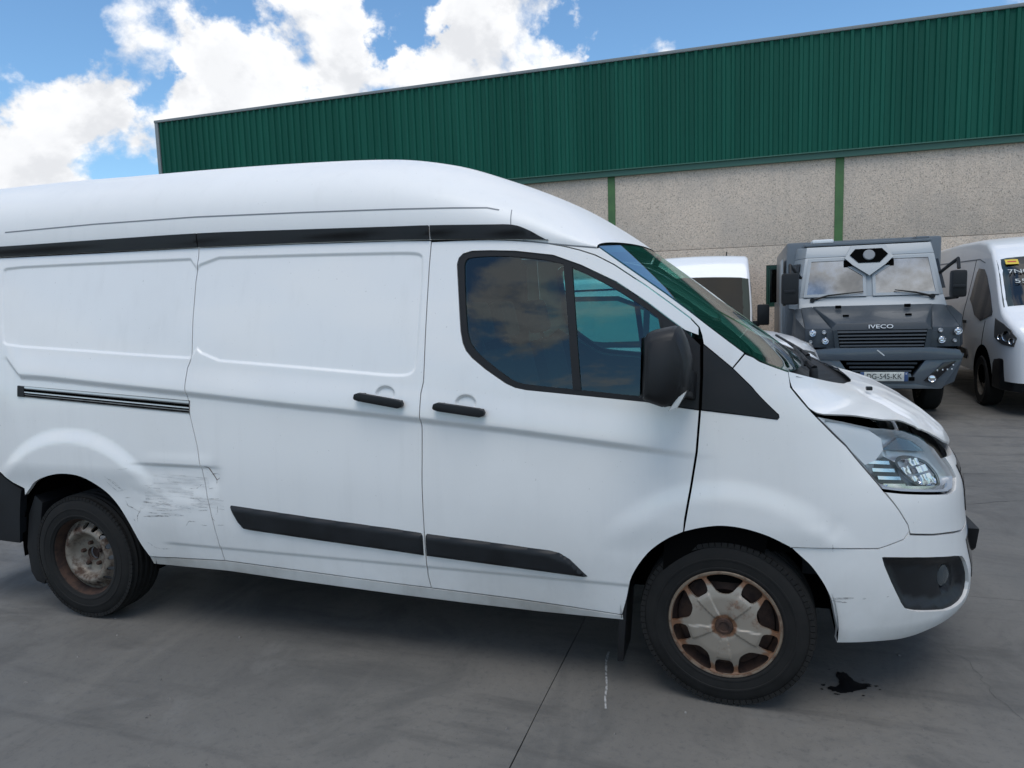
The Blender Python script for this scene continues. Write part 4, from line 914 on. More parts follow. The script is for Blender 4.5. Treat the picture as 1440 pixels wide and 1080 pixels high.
# rear end
for s in B2:
    P_ = [(-.02*s, .50)]+[(-.02*s, 2.33)]
    V = [(-4.305, -s*.006, .48), (-4.305, -s*.006, 2.34), (-4.305, -s*.55, 2.32), (-4.305, -s*.76, 2.20), (-4.305, -s*.82, 1.95), (-4.305, -s*.93, 1.5), (-4.305, -s*.975, .9), (-4.305, -s*.965, .48)]
    rd = mesh('rear_door', V, [tuple(range(8))] if s == -1 else [tuple(range(8))[::-1]], M_white, van)
    MB().box((-4.35, -s*.93-.04, 1.0), (-4.306, -s*.93+.04, 1.42), .01).build('tail_lamp', mat('tail_red', (.35, .02, .02), .2, coat=.5), van)
rb = [(-4.30, .80), (-3.782, .7825), (-3.70, .731), (-3.635, .700), (-3.655, .64), (-3.672, .57), (-3.725, .385), (-4.30, .40)]
for s in B2: panel('rear_bumper', rb, M_dgrey, van, off=.004, spacing=.03, lip=.04, sides=(s,))
MB().box((-4.42, -.93, .42), (-4.306, .93, .62), .03).build('rear_step', M_dgrey, van)
for s in B2:
    pts = [(-3.60, .66), (-3.66, .55), (-3.70, .36), (-3.69, .22), (-3.66, .17), (-3.60, .155), (-3.585, .20), (-3.60, .36), (-3.58, .50), (-3.55, .62)]
    MB().prism(pts, 'y', -s*.95, -s*.70, .006).build('mud_flap', M_rubber, van)
    pts = [(-.415, .40), (-.385, .40), (-.395, .25), (-.405, .12), (-.43, .12), (-.425, .25)]
    MB().prism(pts, 'y', -s*.94, -s*.74, .004).build('mud_flap', M_rubber, van)
# side mouldings, rail, handles, details on the near side (and the mouldings on the far side)
def mold(poly):
    up = [p for p in poly]
    return lambda u, z: .014*sstep(.0, -.012, sdf(np.stack([u, z], 1), poly))
panel('side_moulding', TR['mold_slide'], M_dgrey, sdoor, disp=lambda u, z: relief(u, z)+mold(TR['mold_slide'])(u, z)-.008*sstep(.0, .030, z-np.interp(u, [-2.28, -1.79, -1.39, -1.27], [.668, .634, .610, .600])), off=.002, spacing=.010, gap=.0005, lip=.01)
panel('side_moulding', TR['mold_front'], M_dgrey, fdoor, disp=lambda u, z: relief(u, z)+mold(TR['mold_front'])(u, z)-.008*sstep(.0, .030, z-np.interp(u, [-1.26, -.95, -.70, -.6, -.55], [.600, .583, .566, .532, .488])), off=.002, spacing=.010, gap=.0005, lip=.01)
def handle(par, poly, rc):
    p = np.array(poly); c = p.mean(0); y = hull(np.array([c[0]]), np.array([c[1]]))[0][1]
    rec = [(rc[0]+.048*math.cos(a), rc[1]+.002+.036*math.sin(a)) for a in np.linspace(0, 2*math.pi, 28, endpoint=False)]
    mb = MB(); L = p[:, 0]; x0, x1 = L.min(), L.max(); z0 = np.interp(x0, *zip(*sorted([(x, z) for x, z in poly]))); 
    za = (p[0][1]+p[-1][1])/2; zb = (p[4][1]+p[5][1])/2 if len(p) > 5 else za
    hh = .0185; V = []
    up = [(x0, za-.005), (x0+.006, za+hh-.006), (x0+.025, za+hh), (x1-.025, zb+hh), (x1-.006, zb+hh-.006), (x1, zb), (x1-.006, zb-hh+.006), (x1-.025, zb-hh), (x0+.025, za-hh), (x0+.006, za-hh+.006)]
    mb.prism(up, 'y', y-.042, y-.016, .008)
    for (xa, zz) in ((x0+.03, za), (x1-.03, zb)): mb.box((xa-.018, y-.02, zz-.014), (xa+.018, y+.01, zz+.014), .003)
    mb.build('door_handle', M_black, par)
handle(sdoor, TR['handle_slide'], TR['rec_slide'][0]); handle(fdoor, TR['handle_front'], TR['rec_front'][0])
r0, r1, r2, r3 = TR['rail']
def railsurf(v): pass
rq = [o for o in van.children if o.name == 'rear_quarter'][0] if False else None
RAILP = [r0, r1, r2, r3]
rail = panel('door_rail', RAILP, M_rail, van, disp=relief, off=.003, spacing=.02, gap=.001, lip=.006)
def rl_(t): return [(r0[0]+.02, r0[1]+(r3[1]-r0[1])*t), (r1[0]-.004, r1[1]+(r2[1]-r1[1])*t)]
ribbon('rail_slot', [(rl_(.42), .016), (rl_(.66), .007), (rl_(.86), .007)], M_void, rail, disp=relief, off=.0045, taper=False)
ribbon('rail_lip', [(rl_(.14), .010), (rl_(.56), .006)], M_sil, rail, disp=relief, off=.005, taper=False)
panel('rail_end', [(r0[0]+.003, r0[1]-.003), (r0[0]+.05, r0[1]-.006), (r0[0]+.05, r3[1]), (r0[0]+.003, r3[1]+.002)], M_rubber, rail, disp=relief, off=.007, spacing=.02, gap=0, lip=.004)
for k, (l, w) in enumerate(TR['scratches']):
    if k not in (14, 16): ribbon('scratch', [(l, w)], M_scr, van, disp=relief, off=.0008)
ribbon('rusty_scratch', [TR['scratches'][14]], M_scr2, van, disp=relief, off=.0008); ribbon('rusty_scratch', [TR['scratches'][16]], M_scr2, van, disp=relief, off=.0008)
for q in (([(-2.80, .70), (-2.62, .695), (-2.50, .69)], .06), ([(-2.78, .745), (-2.5, .74)], .03), ([(-2.52, .70), (-2.32, .69)], .05), ([(-2.85, .62), (-2.78, .70)], .02), ([(-2.82, .665), (-2.66, .66), (-2.52, .655)], .035), ([(-2.74, .80), (-2.55, .80), (-2.40, .795)], .05)): ribbon('rub_mark', [q], M_smear, van, disp=relief, off=.0005, taper=False)
# door mirrors
MO = [(-.268, 1.49), (-.243, 1.505), (-.160, 1.521), (-.148, 1.515), (-.124, 1.462), (-.108, 1.40), (-.112, 1.30), (-.135, 1.255), (-.165, 1.235), (-.20, 1.226), (-.272, 1.250), (-.280, 1.262), (-.278, 1.33), (-.272, 1.40)]
for s in B2:
    par = fdoor if s == 1 else fdoor_far
    b = bmesh.new(); rings = []
    for (y, sc) in ((-1.02, .80), (-1.05, .96), (-1.15, 1.0), (-1.23, .93), (-1.258, .74)):
        cx, cz = -.195, 1.37
        rings.append([b.verts.new((cx+(x-cx)*sc, y*s, cz+(z-cz)*sc)) for x, z in MO])
    n = len(MO)
    for A, B in zip(rings[:-1], rings[1:]):
        for k in range(n): b.faces.new((A[k], A[(k+1) % n], B[(k+1) % n], B[k]))
    b.faces.new(rings[0]); b.faces.new(rings[-1]); bmesh.ops.recalc_face_normals(b, faces=b.faces[:])
    bmesh.ops.bevel(b, geom=b.edges[:], offset=.006, segments=2, affect='EDGES', clamp_overlap=True)
    mb = MB(); mb._take(b, None); mir = mb.build('door_mirror', M_black, par, sharp=.9)
    mb = MB(); mb.hexa([(-.20, -.955*s, 1.235), (-.105, -.955*s, 1.215), (-.11, -1.10*s, 1.275), (-.19, -1.10*s, 1.275), (-.20, -.94*s, 1.33), (-.10, -.94*s, 1.33), (-.11, -1.10*s, 1.36), (-.19, -1.10*s, 1.36)], .012); mb.build('mirror_arm', M_black, mir)
    mb = MB(); mb.hexa([(-.185, -1.10*s, 1.222), (-.150, -1.10*s, 1.238), (-.150, -1.245*s, 1.238), (-.185, -1.24*s, 1.222), (-.150, -1.10*s, 1.275), (-.118, -1.10*s, 1.300), (-.118, -1.247*s, 1.296), (-.150, -1.245*s, 1.275)], .006); mb.build('indicator', M_orange, mir)
    MB().poly([(-.2815, -1.04*s, 1.27), (-.2815, -1.23*s, 1.27), (-.275, -1.22*s, 1.48), (-.275, -1.05*s, 1.48)]).build('mirror_glass', M_chrome, mir)

# underbody, load space and cab
mb = MB(); mb.box((-4.27, -.69, .46), (-1.30, .69, 1.90)); mb.box((-1.36, -.80, .50), (-1.30, .80, 1.86)); mb.build('load_space', M_void, van)
mb = MB(); mb.box((-4.25, -.66, .34), (.75, .66, .46), .02); mb.box((-2.75, -.86, .36), (-.46, .86, .44)); mb.box((.30, -.62, .30), (.80, .62, .5)); mb.tube([(-.2, .25, .30), (-2.2, .3, .28), (-3.9, .35, .30)], .05); mb.build('underbody', M_void, van)
mb = MB(); mb.box((-1.30, -.88, .46), (-.48, .88, .52)); mb.box((-.48, -.56, .46), (.35, .56, .52)); mb.box((.30, -.66, .46), (.36, .66, 1.15)); mb.build('cab_floor', M_trimd, van)
mb = MB(); mb.prism([(.28, .80), (-.12, .80), (-.16, 1.00), (-.12, 1.12), (.04, 1.17), (.20, 1.19), (.27, 1.12)], 'y', -.80, .80, .03); mb.box((-.20, -.22, .80), (-.05, .22, 1.10), .03); mb.build('dashboard', M_trimd, van)
for y in (-.52, -.12, .52):
    mb = MB(); w = .24 if y != -.12 else .20
    mb.box((-1.02, y-w, .62), (-.52, y+w, .80), .05); Mx = Matrix.Translation((-1.0, y, .78)) @ Matrix.Rotation(R(-12), 4, 'Y')
    mb.box((-.07, -w, .0), (.07, w, .62), .05, M=Mx); mb.box((-.05, -.12, .66), (.05, .12, .86), .04, M=Mx); mb.tube([(-1.10, y-.05, 1.38), (-1.13, y-.05, 1.48)], .008); mb.build('seat', M_seat, van)
b = bmesh.new(); mb = MB()
ring = [(.185*math.cos(a), .185*math.sin(a), 0) for a in np.linspace(0, 2*math.pi, 33)]
Mx = Matrix.Translation((-.26, .50, 1.16)) @ Matrix.Rotation(R(-58), 4, 'Y')
mb.tube(ring, .015, 8, M=Mx); mb.box((-.05, -.05, -.04), (.05, .05, .01), .015, M=Mx)
for a in (0, 2.2, 4.1): mb.tube([(0, 0, -.01), (.18*math.cos(a), .18*math.sin(a), 0)], .013, 6, M=Mx)
mb.tube([(0, 0, 0), (0, 0, -.35)], .03, 8, M=Mx); mb.build('steering_wheel', M_gloss, van)
# wheel arches
for x, y_in, rad in ((0, .58, .41), (-3.26, .60, .46)):
    for s in B2:
        V, F = [], []; n = 28
        for k in range(n+1):
            a = math.pi*k/n*1.07-.11; V += [(x+rad*math.cos(a), -s*.955, .36+rad*math.sin(a)), (x+rad*math.cos(a), -s*y_in, .36+rad*math.sin(a)), (x+.05*math.cos(a), -s*y_in, .36+.05*math.sin(a))]
        F = [(3*k+j, 3*k+j+1, 3*k+4+j, 3*k+3+j) for k in range(n) for j in range(2)]
        mesh('arch_liner', V, F, M_void, van, smooth_=True)
        V, F = [], []
        for k in range(n+1):
            a = math.pi*k/n*1.1-.15
# wheels: turned tyre with tread, rim and cap
def make_tyre(rad=.338, w=.215):
    h = w/2; pr = [(.205, -h*.72), (.212, -h*.92), (.224, -h*.965), (.226, -h*.985), (.232, -h*.988), (.234, -h*.975), (.256, -h*1.0), (.262, -h*1.0), (.264, -h*1.018), (.270, -h*1.018), (.272, -h*.998), (.292, -h*.965), (.310, -h*.90), (.322, -h*.80), (.331, -h*.68)]
    for g in (-.50, -.17, .17, .50):
        pr += [(rad-.002*abs(g), h*g-.012), (rad-.010, h*g-.006), (rad-.010, h*g+.006), (rad-.002*abs(g), h*g+.012)]
    pr += [(a, -b) for a, b in pr[14::-1]]
    return pr
def wheel(x, s, z, steer, kind):
    w = MB().lathe(make_tyre(), (0, 0, 0), 'y', 72).build('wheel', M_tyre, van, sharp=.5)
    w.location = (x, -.858*s, z); w.rotation_euler = (0, 0, steer if s == 1 else steer+math.pi)
    tl = MB()
    for k in range(84):
        a = 2*math.pi*k/84; Mx = Matrix.Rotation(a, 4, 'Y')
        for sg in (-1, 1): tl.box((.312, sg*.0885-.010, -.0105), (.3300, sg*.0885+.006, .0105), 0, M=Mx)
    tl.build('tread_blocks', M_tyre, w, kind='stuff')
    rim = MB(); rim.lathe([(.222, -.088), (.224, -.096), (.216, -.097), (.208, -.090), (.203, -.070), (.190, -.045), (.188, .06), (.215, .09)], (0, 0, 0), 'y', 64); rimo = rim.build('rim', M_rust, w)
    if kind == 'steel':
        # dished steel centre with a ring of vent holes
        R2 = .190; V2_ = []
        out = [(R2*math.cos(a), R2*math.sin(a)) for a in np.linspace(0, 2*math.pi, 72, endpoint=False)]
        holes = [[(.163*math.cos(2*math.pi*k/16)+.0165*math.cos(b)*math.cos(2*math.pi*k/16)-.014*math.sin(b)*math.sin(2*math.pi*k/16), .163*math.sin(2*math.pi*k/16)+.0165*math.cos(b)*math.sin(2*math.pi*k/16)+.014*math.sin(b)*math.cos(2*math.pi*k/16)) for b in np.linspace(0, 2*math.pi, 12, endpoint=False)] for k in range(16)]
        holes.append([(.033*math.cos(a), .033*math.sin(a)) for a in np.linspace(0, 2*math.pi, 20, endpoint=False)])
        ds = pchip([0, .05, .085, .105, .120, .135, .150, .175, .19], [-.030, -.030, -.034, -.045, -.075, -.084, -.078, -.050, -.042])
        surf = lambda u, v: np.stack([u, ds(np.hypot(u, v)), v], -1)
        P1, N1, F1 = panel_data(out, surf, None, 0, .010, 0, .012, holes)
        mesh('wheel_disc', P1, F1, M_steel, rimo, normals=N1)
        mb = MB()
        for k in range(5):
            a = 2*math.pi*k/5+.4; c = (.062*math.cos(a), -.030, .062*math.sin(a)); mb.lathe([(0, -.022), (.009, -.022), (.011, -.016), (.011, 0)], c, 'y', 6)
        mb.build('wheel_nuts', M_rust, rimo)
        MB().lathe([(.033, -.030), (.036, -.036), (.036, -.026)], (0, 0, 0), 'y', 24).lathe([(0, -.012), (.030, -.012), (.033, 0)], (0, 0, 0), 'y', 24).build('hub', M_rust, rimo)
    else:
        MB().lathe([(0, -.030), (.10, -.034), (.13, -.060), (.185, -.045), (.19, -.03)], (0, 0, 0), 'y', 48).build('wheel_disc', M_rust, rimo)
        RO = .2175
        out = [(RO*math.cos(a), RO*math.sin(a)) for a in np.linspace(0, 2*math.pi, 90, endpoint=False)]
        def rpt(r, deg): return (r*math.cos(R(deg)), r*math.sin(R(deg)))
        holes = []
        for k in range(5):
            b0 = 90+72*k; a0 = 54+72*k
            hB = [rpt(.136, b0-11), rpt(.129, b0), rpt(.136, b0+11), rpt(.165, b0+17), rpt(.197, b0+21.5), rpt(.2035, b0+17), rpt(.205, b0+8), rpt(.206, b0), rpt(.205, b0-8), rpt(.2035, b0-17), rpt(.197, b0-21.5), rpt(.165, b0-17)]
            hA = [rpt(.143, a0-10.5), rpt(.141, a0), rpt(.143, a0+10.5), rpt(.165, a0+12.5), rpt(.195, a0+11.0), rpt(.203, a0+7), rpt(.205, a0), rpt(.203, a0-7), rpt(.195, a0-11.0), rpt(.165, a0-12.5)]
            holes += [[tuple(p) for p in round_poly(hB, it=1)], [tuple(p) for p in round_poly(hA, it=1)]]
        ds = pchip([0, .034, .06, .11, .14, .17, .195, .205, .2175], [-.112, -.112, -.116, -.116, -.111, -.102, -.098, -.103, -.094])
        def surf(u, v):
            r_ = np.hypot(u, v); a_ = np.degrees(np.arctan2(v, u)); q = np.abs(((a_-54+36) % 72)-36)
            wdt = np.interp(r_, [.035, .13], [13., 11.5])
            rais = sstep(wdt+1.5, wdt-1., q)*sstep(.034, .046, r_)*sstep(.142, .132, r_)
            return np.stack([u, ds(r_)-.0055*rais, v], -1)
        P1, N1, F1 = panel_data(out, surf, None, 0, .006, 0, .016, holes)
        cap = mesh('hub_cap', P1, F1, M_cap, w, normals=N1)
        MB().lathe([(0, -.120), (.018, -.120), (.021, -.124), (.030, -.123), (.035, -.113), (.035, -.10)], (0, 0, 0), 'y', 32).build('centre_cap', M_rust, cap)
        MB().lathe([(.203, -.096), (.207, -.104), (.214, -.105), (.2195, -.098), (.2195, -.085)], (0, 0, 0), 'y', 90).build('cap_rim', rust_mat('rusty_edge', (.22, .17, .125), (.085, .04, .022), .44, .64, 16, .5, .3), cap)
    return w
wheel(0.004, 1, .337, R(-3), 'cap'); wheel(0.004, -1, .337, R(-3), 'cap')
wheel(-3.29, 1, .337, 0, 'steel'); wheel(-3.29, -1, .337, 0, 'steel')
# ------------------------------------------------------------------ parked vans behind (lofted bodies)
def loft_body(name, st, wz, mt, parent, zb=.30, rad=.10):
    """st: (x, roof height, width factor) from tail to nose; wz: half width against height; x runs forward"""
    V, F = [], []; ring_n = None
    for (x, zt, wf) in st:
        ring = []
        zs = np.linspace(zb, zt-rad, 14)
        side = [(float(wz(z))*wf, z) for z in zs]
        w0, zl = side[-1]
        arc = [(w0-rad*1.3*(1-math.cos(a)), zl+rad*math.sin(a)) for a in np.linspace(0, math.pi/2, 7)[1:]]
        half = side+arc; yl = arc[-1][0]
        top = [(yl*t, zt+.030*(1-t*t)*(1 if yl > .4 else .3)) for t in (.75, .5, .25, 0)]
        hf = half+top
        ring = [(x, -y, z) for y, z in hf]+[(x, y, z) for y, z in hf[-2::-1]]
        V += ring; ring_n = len(ring)
    n = ring_n
    F = [(i*n+j, (i+1)*n+j, (i+1)*n+j+1, i*n+j+1) for i in range(len(st)-1) for j in range(n-1)]
    F += [tuple(range(n))[::-1] if False else tuple(range(n)), tuple((len(st)-1)*n+j for j in range(n))[::-1]]
    o = mesh(name, V, F, mt, parent, sharp=.75)
    return o
def sampler(st):
    a = np.array(st)
    zt = lambda x: float(np.interp(x, a[:, 0], a[:, 1])); wf = lambda x: float(np.interp(x, a[:, 0], a[:, 2])); return zt, wf
def side_sheet(name, poly, st, wz, mt, parent, off=.006, sides=B2, lip=.01):
    a = np.array(st)
    surf = lambda u, z: np.stack([u+0*z, -wz(z)*np.interp(u, a[:, 0], a[:, 2]), z+0*u], -1)
    return [panel(name, poly, mt, parent, surf=surf, off=off, spacing=.06, gap=0, lip=lip, sides=(q,)) for q in sides]
def top_sheet(name, xs, ins, st, wz, mt, parent, off=.008, nv=15, flip=1, rad=.10):
    """sheet lying on the sloping top between stations xs; ins = side inset"""
    a = np.array(st); V = []
    for x in xs:
        zt = np.interp(x, a[:, 0], a[:, 1]); w = float(wz(zt-rad))*np.interp(x, a[:, 0], a[:, 2])-ins
        for v in np.linspace(-1, 1, nv):
            y = w*v; yl = w+ins-.13; t = min(1, abs(y)/yl)
            z = zt+.030*(1-t*t)
            if abs(y) > yl:
                q = min(1, (abs(y)-yl)/.13); z = zt-rad+rad*math.sqrt(max(0, 1-q*q))
            V.append((x+off*.6, y, z+off))
    F = [(i*nv+j, (i+1)*nv+j, (i+1)*nv+j+1, i*nv+j+1) for i in range(len(xs)-1) for j in range(nv-1)]
    return mesh(name, V, F, mt, parent, smooth_=True)
def simple_wheel(parent, x, s, r, w, y):
    o = MB().lathe([(r*.62, -w/2+.01), (r*.9, -w/2), (r*.985, -w/2+.03), (r, -w/4), (r, w/4), (r*.985, w/2-.03), (r*.9, w/2), (r*.62, w/2-.01)], (0, 0, 0), 'y', 36, closed=True).build('wheel', M_tyre, parent)
    o.location = (x, s*y, r)
    MB().lathe([(0, s*(w/2-.05)), (r*.25, s*(w/2-.04)), (r*.5, s*(w/2-.07)), (r*.63, s*(w/2-.01))], (0, 0, 0), 'y', 24).build('rim', M_steel, o)
    return o
M_white2 = paint_mat('white_paint_clean', (.74, .75, .76), amount=.4, bumpy=False)
M_bglass = glass_mat('dark_van_glass', (.16, .22, .21), 1.55, gain=1.3)
M_cabin = mat('cabin_dark', (.02, .022, .024), .8)
WZ = pchip([.2, .45, .9, 1.15, 1.5, 1.9, 2.4, 2.7], [.95, .99, 1.0, .985, .92, .85, .78, .74])

# van at the right: nose towards the camera
def front_corner_lamp(par, st, wz, poly, sides=B2):
    pass
tv = thing('parked_van', 'white high-roof van at right edge with handwriting on its windscreen, beside the armoured truck', 'van', (4.08, 7.55, 0), R(-92))
st = [(-4.6, 2.22, .97), (-4.5, 2.28, 1.0), (-2.5, 2.30, 1.0), (-1.2, 2.28, 1.0), (-.75, 2.23, 1.0), (-.45, 2.11, .995), (-.2, 1.95, .995), (.0, 1.81, .99), (.25, 1.62, .99), (.5, 1.43, .985), (.68, 1.30, .975), (.8, 1.24, .965), (.95, 1.18, .945), (1.08, 1.11, .91), (1.16, 1.03, .86), (1.20, .92, .80)]
# real profile: nose at x = 1.0; front axle at x = -.15
tbody = loft_body('body', st, WZ, M_white2, tv, zb=.42, rad=.07)
WSX = np.linspace(-.22, .62, 10)
tws = top_sheet('windscreen', WSX, .045, st, WZ, M_bglass, tv, off=.010)
top_sheet('cabin_backing', WSX, .06, st, WZ, M_cabin, tws, off=.003)
side_sheet('door_window', [(-.98, 1.42), (-.95, 1.80), (-.88, 1.86), (-.58, 1.84), (-.36, 1.74), (-.02, 1.52), (.34, 1.27), (.34, 1.22), (-.15, 1.13), (-.50, 1.20), (-.72, 1.32)], st, WZ, M_gloss, tv, off=.006)
side_sheet('roof_groove', [(-4.3, 2.02), (-.95, 2.0), (-.62, 1.94), (-.62, 1.925), (-.95, 1.982), (-4.3, 2.002)], st, WZ, M_groove, tv, off=.004)
side_sheet('door_seam', [(-1.16, .50), (-1.145, .50), (-1.145, 2.0), (-1.16, 2.0)], st, WZ, M_void, tv, off=.003)
side_sheet('door_seam', [(-.02, .78), (-.005, .78), (.09, 1.14), (.075, 1.14)], st, WZ, M_void, tv, off=.003)
side_sheet('door_handle', [(-1.08, 1.07), (-.90, 1.07), (-.90, 1.11), (-1.08, 1.11)], st, WZ, M_black, tv, off=.03, lip=.03)
side_sheet('side_moulding', [(-3.9, .60), (-.75, .56), (-.70, .62), (-.75, .70), (-3.9, .72)], st, WZ, M_dgrey, tv, off=.012)
side_sheet('wheel_arch', [(.06+.46*math.cos(a), .36+.46*math.sin(a)) for a in np.linspace(-.15, math.pi+.15, 22)], st, WZ, M_void, tv, off=.004)
side_sheet('wheel_arch', [(-3.3+.46*math.cos(a), .36+.46*math.sin(a)) for a in np.linspace(-.15, math.pi+.15, 22)], st, WZ, M_void, tv, off=.004)
for s in B2:
    simple_wheel(tv, .06, s, .345, .22, .895); simple_wheel(tv, -3.3, s, .345, .22, .895)
mb = MB(); a_ = [(.50, .98), (.85, .97), (1.06, .88), (1.20, .70), (1.24, .45), (1.25, 0)]
low = [(x, -y) for x, y in a_]+[(x, y) for x, y in a_[::-1][1:]]
mb.prism([(x, y) for x, y in low], 'z', .30, .70, .03); fb = mb.build('front_bumper', M_dgrey, tv)
MB().box((1.235, -.40, .36), (1.262, .40, .46), .01).box((1.235, -.45, .54), (1.262, .45, .62), .01).build('lower_intake', M_void, fb)
mb = MB(); mb.hexa([(1.10, -.56, .74), (1.225, -.50, .74), (1.225, .50, .74), (1.10, .56, .74), (1.0, -.60, 1.05), (1.165, -.55, 1.02), (1.165, .55, 1.02), (1.0, .60, 1.05)], .02); g_ = mb.build('grille', M_gloss, tv)
for k in range(3): MB().box((1.17-.012*k, -.48, .79+.07*k), (1.235-.012*k, .48, .815+.07*k), .006).build('grille_bar', M_chrome, g_)
for s in B2:
    h = side_sheet('headlight', [(.54, 1.19), (.60, .95), (.85, .88), (1.10, .86), (1.13, .97), (1.04, 1.06), (.85, 1.13)], st, WZ, M_lampd, tv, sides=(s,), off=.012, lip=.03)[0]
    for (x, z, r_) in ((.97, .985, .066), (1.08, .93, .04), (.80, .965, .035)):
        wy = float(WZ(z))*float(np.interp(x, [q[0] for q in st], [q[2] for q in st]))
        o = MB().lathe([(0, .0), (r_*.5, .004), (r_*.9, .010), (r_, .016), (r_, -.01)], (0, 0, 0), 'x', 20).build('reflector', M_chrome, h); o.location = (x, s*(wy+.005), z); o.rotation_euler = (0, 0, s*1.15)
    mr = MB().box((-.02, s*1.02-.11*(s < 0)-.0*(s > 0), 1.32), (.10, s*1.02+.11*(s > 0)+.0, 1.62), .03).box((.0, min(s*.93, s*1.05), 1.28), (.08, max(s*.93, s*1.05), 1.36), .015).build('door_mirror', M_black, tv) if s == 1 else None
# marks and stickers on the windscreen
zt_, wf_ = sampler(st)
M_pen = mat('white_pen', (.42, .45, .44), .6); M_yel = mat('yellow_sticker', (.62, .45, .04), .6); M_wst = mat('pale_sticker', (.50, .66, .62), .6); M_red = mat('red_print', (.45, .05, .03), .6)
sl = math.atan2(2.08-1.49, .7)
def wsM(y, x, off=.022):
    # windscreen frame: reading direction runs to +y seen from the front (camera sees -Y world = +x local)
    z = float(np.interp(x, [q[0] for q in st], [q[1] for q in st]))+.03+off
    ux = Vector((0, 1, 0)); uy = Vector((-math.cos(sl), 0, math.sin(sl))); uz = ux.cross(uy)
    Mx = Matrix((ux, uy, uz)).transposed().to_4x4(); Mx.translation = Vector((x, y, z)); return Mx
text_obj('pen_writing', '7N04', .115, M_pen, wsM(-.60, .10), tws, .001, sx=1.15)
text_obj('pen_writing', '550', .115, M_pen, wsM(-.60, .27), tws, .001, sx=1.3)
def sticker(name, y, x, w, h, mt):
    Mx = wsM(y, x, .014); return MB().box((-w/2, -h/2, 0), (w/2, h/2, .002), M=Mx).build(name, mt, tws)
sticker('yellow_sticker', -.66, -.09, .15, .10, M_yel); sticker('pale_sticker', -.50, .45, .17, .14, M_wst)
Mx = wsM(-.66, -.09, .018); MB().box((-.05, -.012, 0), (.05, .012, .001), M=Mx).build('sticker_print', M_red, tws)
Mx = wsM(-.50, .45, .018); MB().box((-.05, -.03, 0), (-.01, .03, .001), M=Mx).box((.01, -.03, 0), (.05, .03, .001), M=Mx).build('sticker_print', mat('blue_print', (.08, .16, .22), .6), tws)
mb = MB(); mb.tube([wsM(-.62, .63).translation, wsM(-.35, .55).translation, wsM(.05, .50).translation], .010, 6); mb.tube([wsM(.0, .63).translation, wsM(.3, .55).translation, wsM(.65, .52).translation], .010, 6); mb.build('wipers', M_black, tws)

# white van facing the yard, left of the truck
lv = thing('parked_van', 'white van with dark windscreen facing the yard, beside the small wall window', 'van', (-.86, 8.95, 0), R(-90))
st3 = [(-4.3, 2.16, .97), (-4.2, 2.25, 1.0), (-1.2, 2.27, 1.0), (-.62, 2.25, 1.0), (-.50, 2.20, 1.0), (-.36, 1.98, 1.0), (-.27, 1.86, .998), (-.05, 1.60, .995), (.15, 1.38, .99), (.36, 1.16, .98), (.50, 1.10, .97), (.72, 1.03, .95), (.9, .95, .90), (1.0, .84, .82)]
WZ3 = pchip([.2, .45, .9, 1.15, 1.5, 1.9, 2.3], [.96, 1.0, 1.01, 1.0, .975, .94, .90])
loft_body('body', st3, WZ3, M_white2, lv, zb=.36, rad=.07)
WX3 = np.linspace(-.275, .34, 9)
w3 = top_sheet('windscreen', WX3, .03, st3, WZ3, glass_mat('dim_van_glass', (.12, .17, .16), 1.45, gain=.2), lv, off=.010, rad=.07); top_sheet('cabin_backing', WX3, .05, st3, WZ3, M_cabin, w3, off=.003, rad=.07)
side_sheet('door_window', [(-1.10, 1.22), (-1.08, 1.80), (-.55, 1.80), (-.30, 1.62), (.05, 1.22), (-.4, 1.15)], st3, WZ3, M_gloss, lv)
for s in B2:
    simple_wheel(lv, .05, s, .34, .22, .88); simple_wheel(lv, -3.3, s, .34, .22, .88)
    h = MB().hexa([(.70, s*.90, .70), (.96, s*.80, .70), (1.0, s*.55, .70), (.80, s*.55, .70), (.58, s*.965, .98), (.83, s*.89, .93), (.95, s*.62, .88), (.75, s*.58, .95)], .02).build('headlight', M_sil, lv)
    m_ = MB().box((.0, min(s*1.06, s*1.25), 1.08), (.10, max(s*1.06, s*1.25), 1.42), .03).box((.02, min(s*.96, s*1.10), 1.06), (.08, max(s*.96, s*1.10), 1.15), .012).build('door_mirror', M_black, lv)
mb = MB(); mb.prism([(.55, -.95), (.92, -.86), (1.03, -.55), (1.07, 0), (1.03, .55), (.92, .86), (.55, .95)], 'z', .28, .66, .04); mb.build('front_bumper', M_dgrey, lv)
mb = MB(); mb.tube([(-.05, -.85, 1.60), (.34, -.3, 1.22), (.33, .2, 1.24)], .01, 6); mb.build('wiper', M_black, w3)
MB().tube([(-.70, .55, 2.27), (-.75, .55, 2.34)], .012, 6).build('aerial', M_black, lv)

# small white van parked alongside the delivery van, seen through its windows and over its bonnet
cv = thing('parked_van', 'small white van alongside, seen through the cab windows and over the delivery van bonnet', 'van', (-.06, 5.22, 0), R(-3))
st2 = [(-3.4, 1.70, .96), (-3.3, 1.80, 1.0), (-1.6, 1.84, 1.0), (-1.15, 1.82, 1.0), (-.92, 1.76, 1.0), (-.72, 1.64, .995), (-.45, 1.43, .99), (-.22, 1.26, .985), (-.12, 1.20, .98), (.10, 1.165, .97), (.40, 1.12, .955), (.62, 1.06, .93), (.78, .98, .89), (.87, .90, .84), (.91, .80, .78)]
WZ2 = pchip([.2, .45, .8, 1.05, 1.3, 1.6, 1.85], [.84, .88, .90, .885, .83, .75, .69])
loft_body('body', st2, WZ2, M_white2, cv, zb=.30, rad=.08)
WX2 = np.linspace(-.90, -.14, 9)
w2 = top_sheet('windscreen', WX2, .07, st2, WZ2, M_bglass, cv, off=.010, rad=.08); top_sheet('cabin_backing', WX2, .09, st2, WZ2, M_cabin, w2, off=.003, rad=.08)
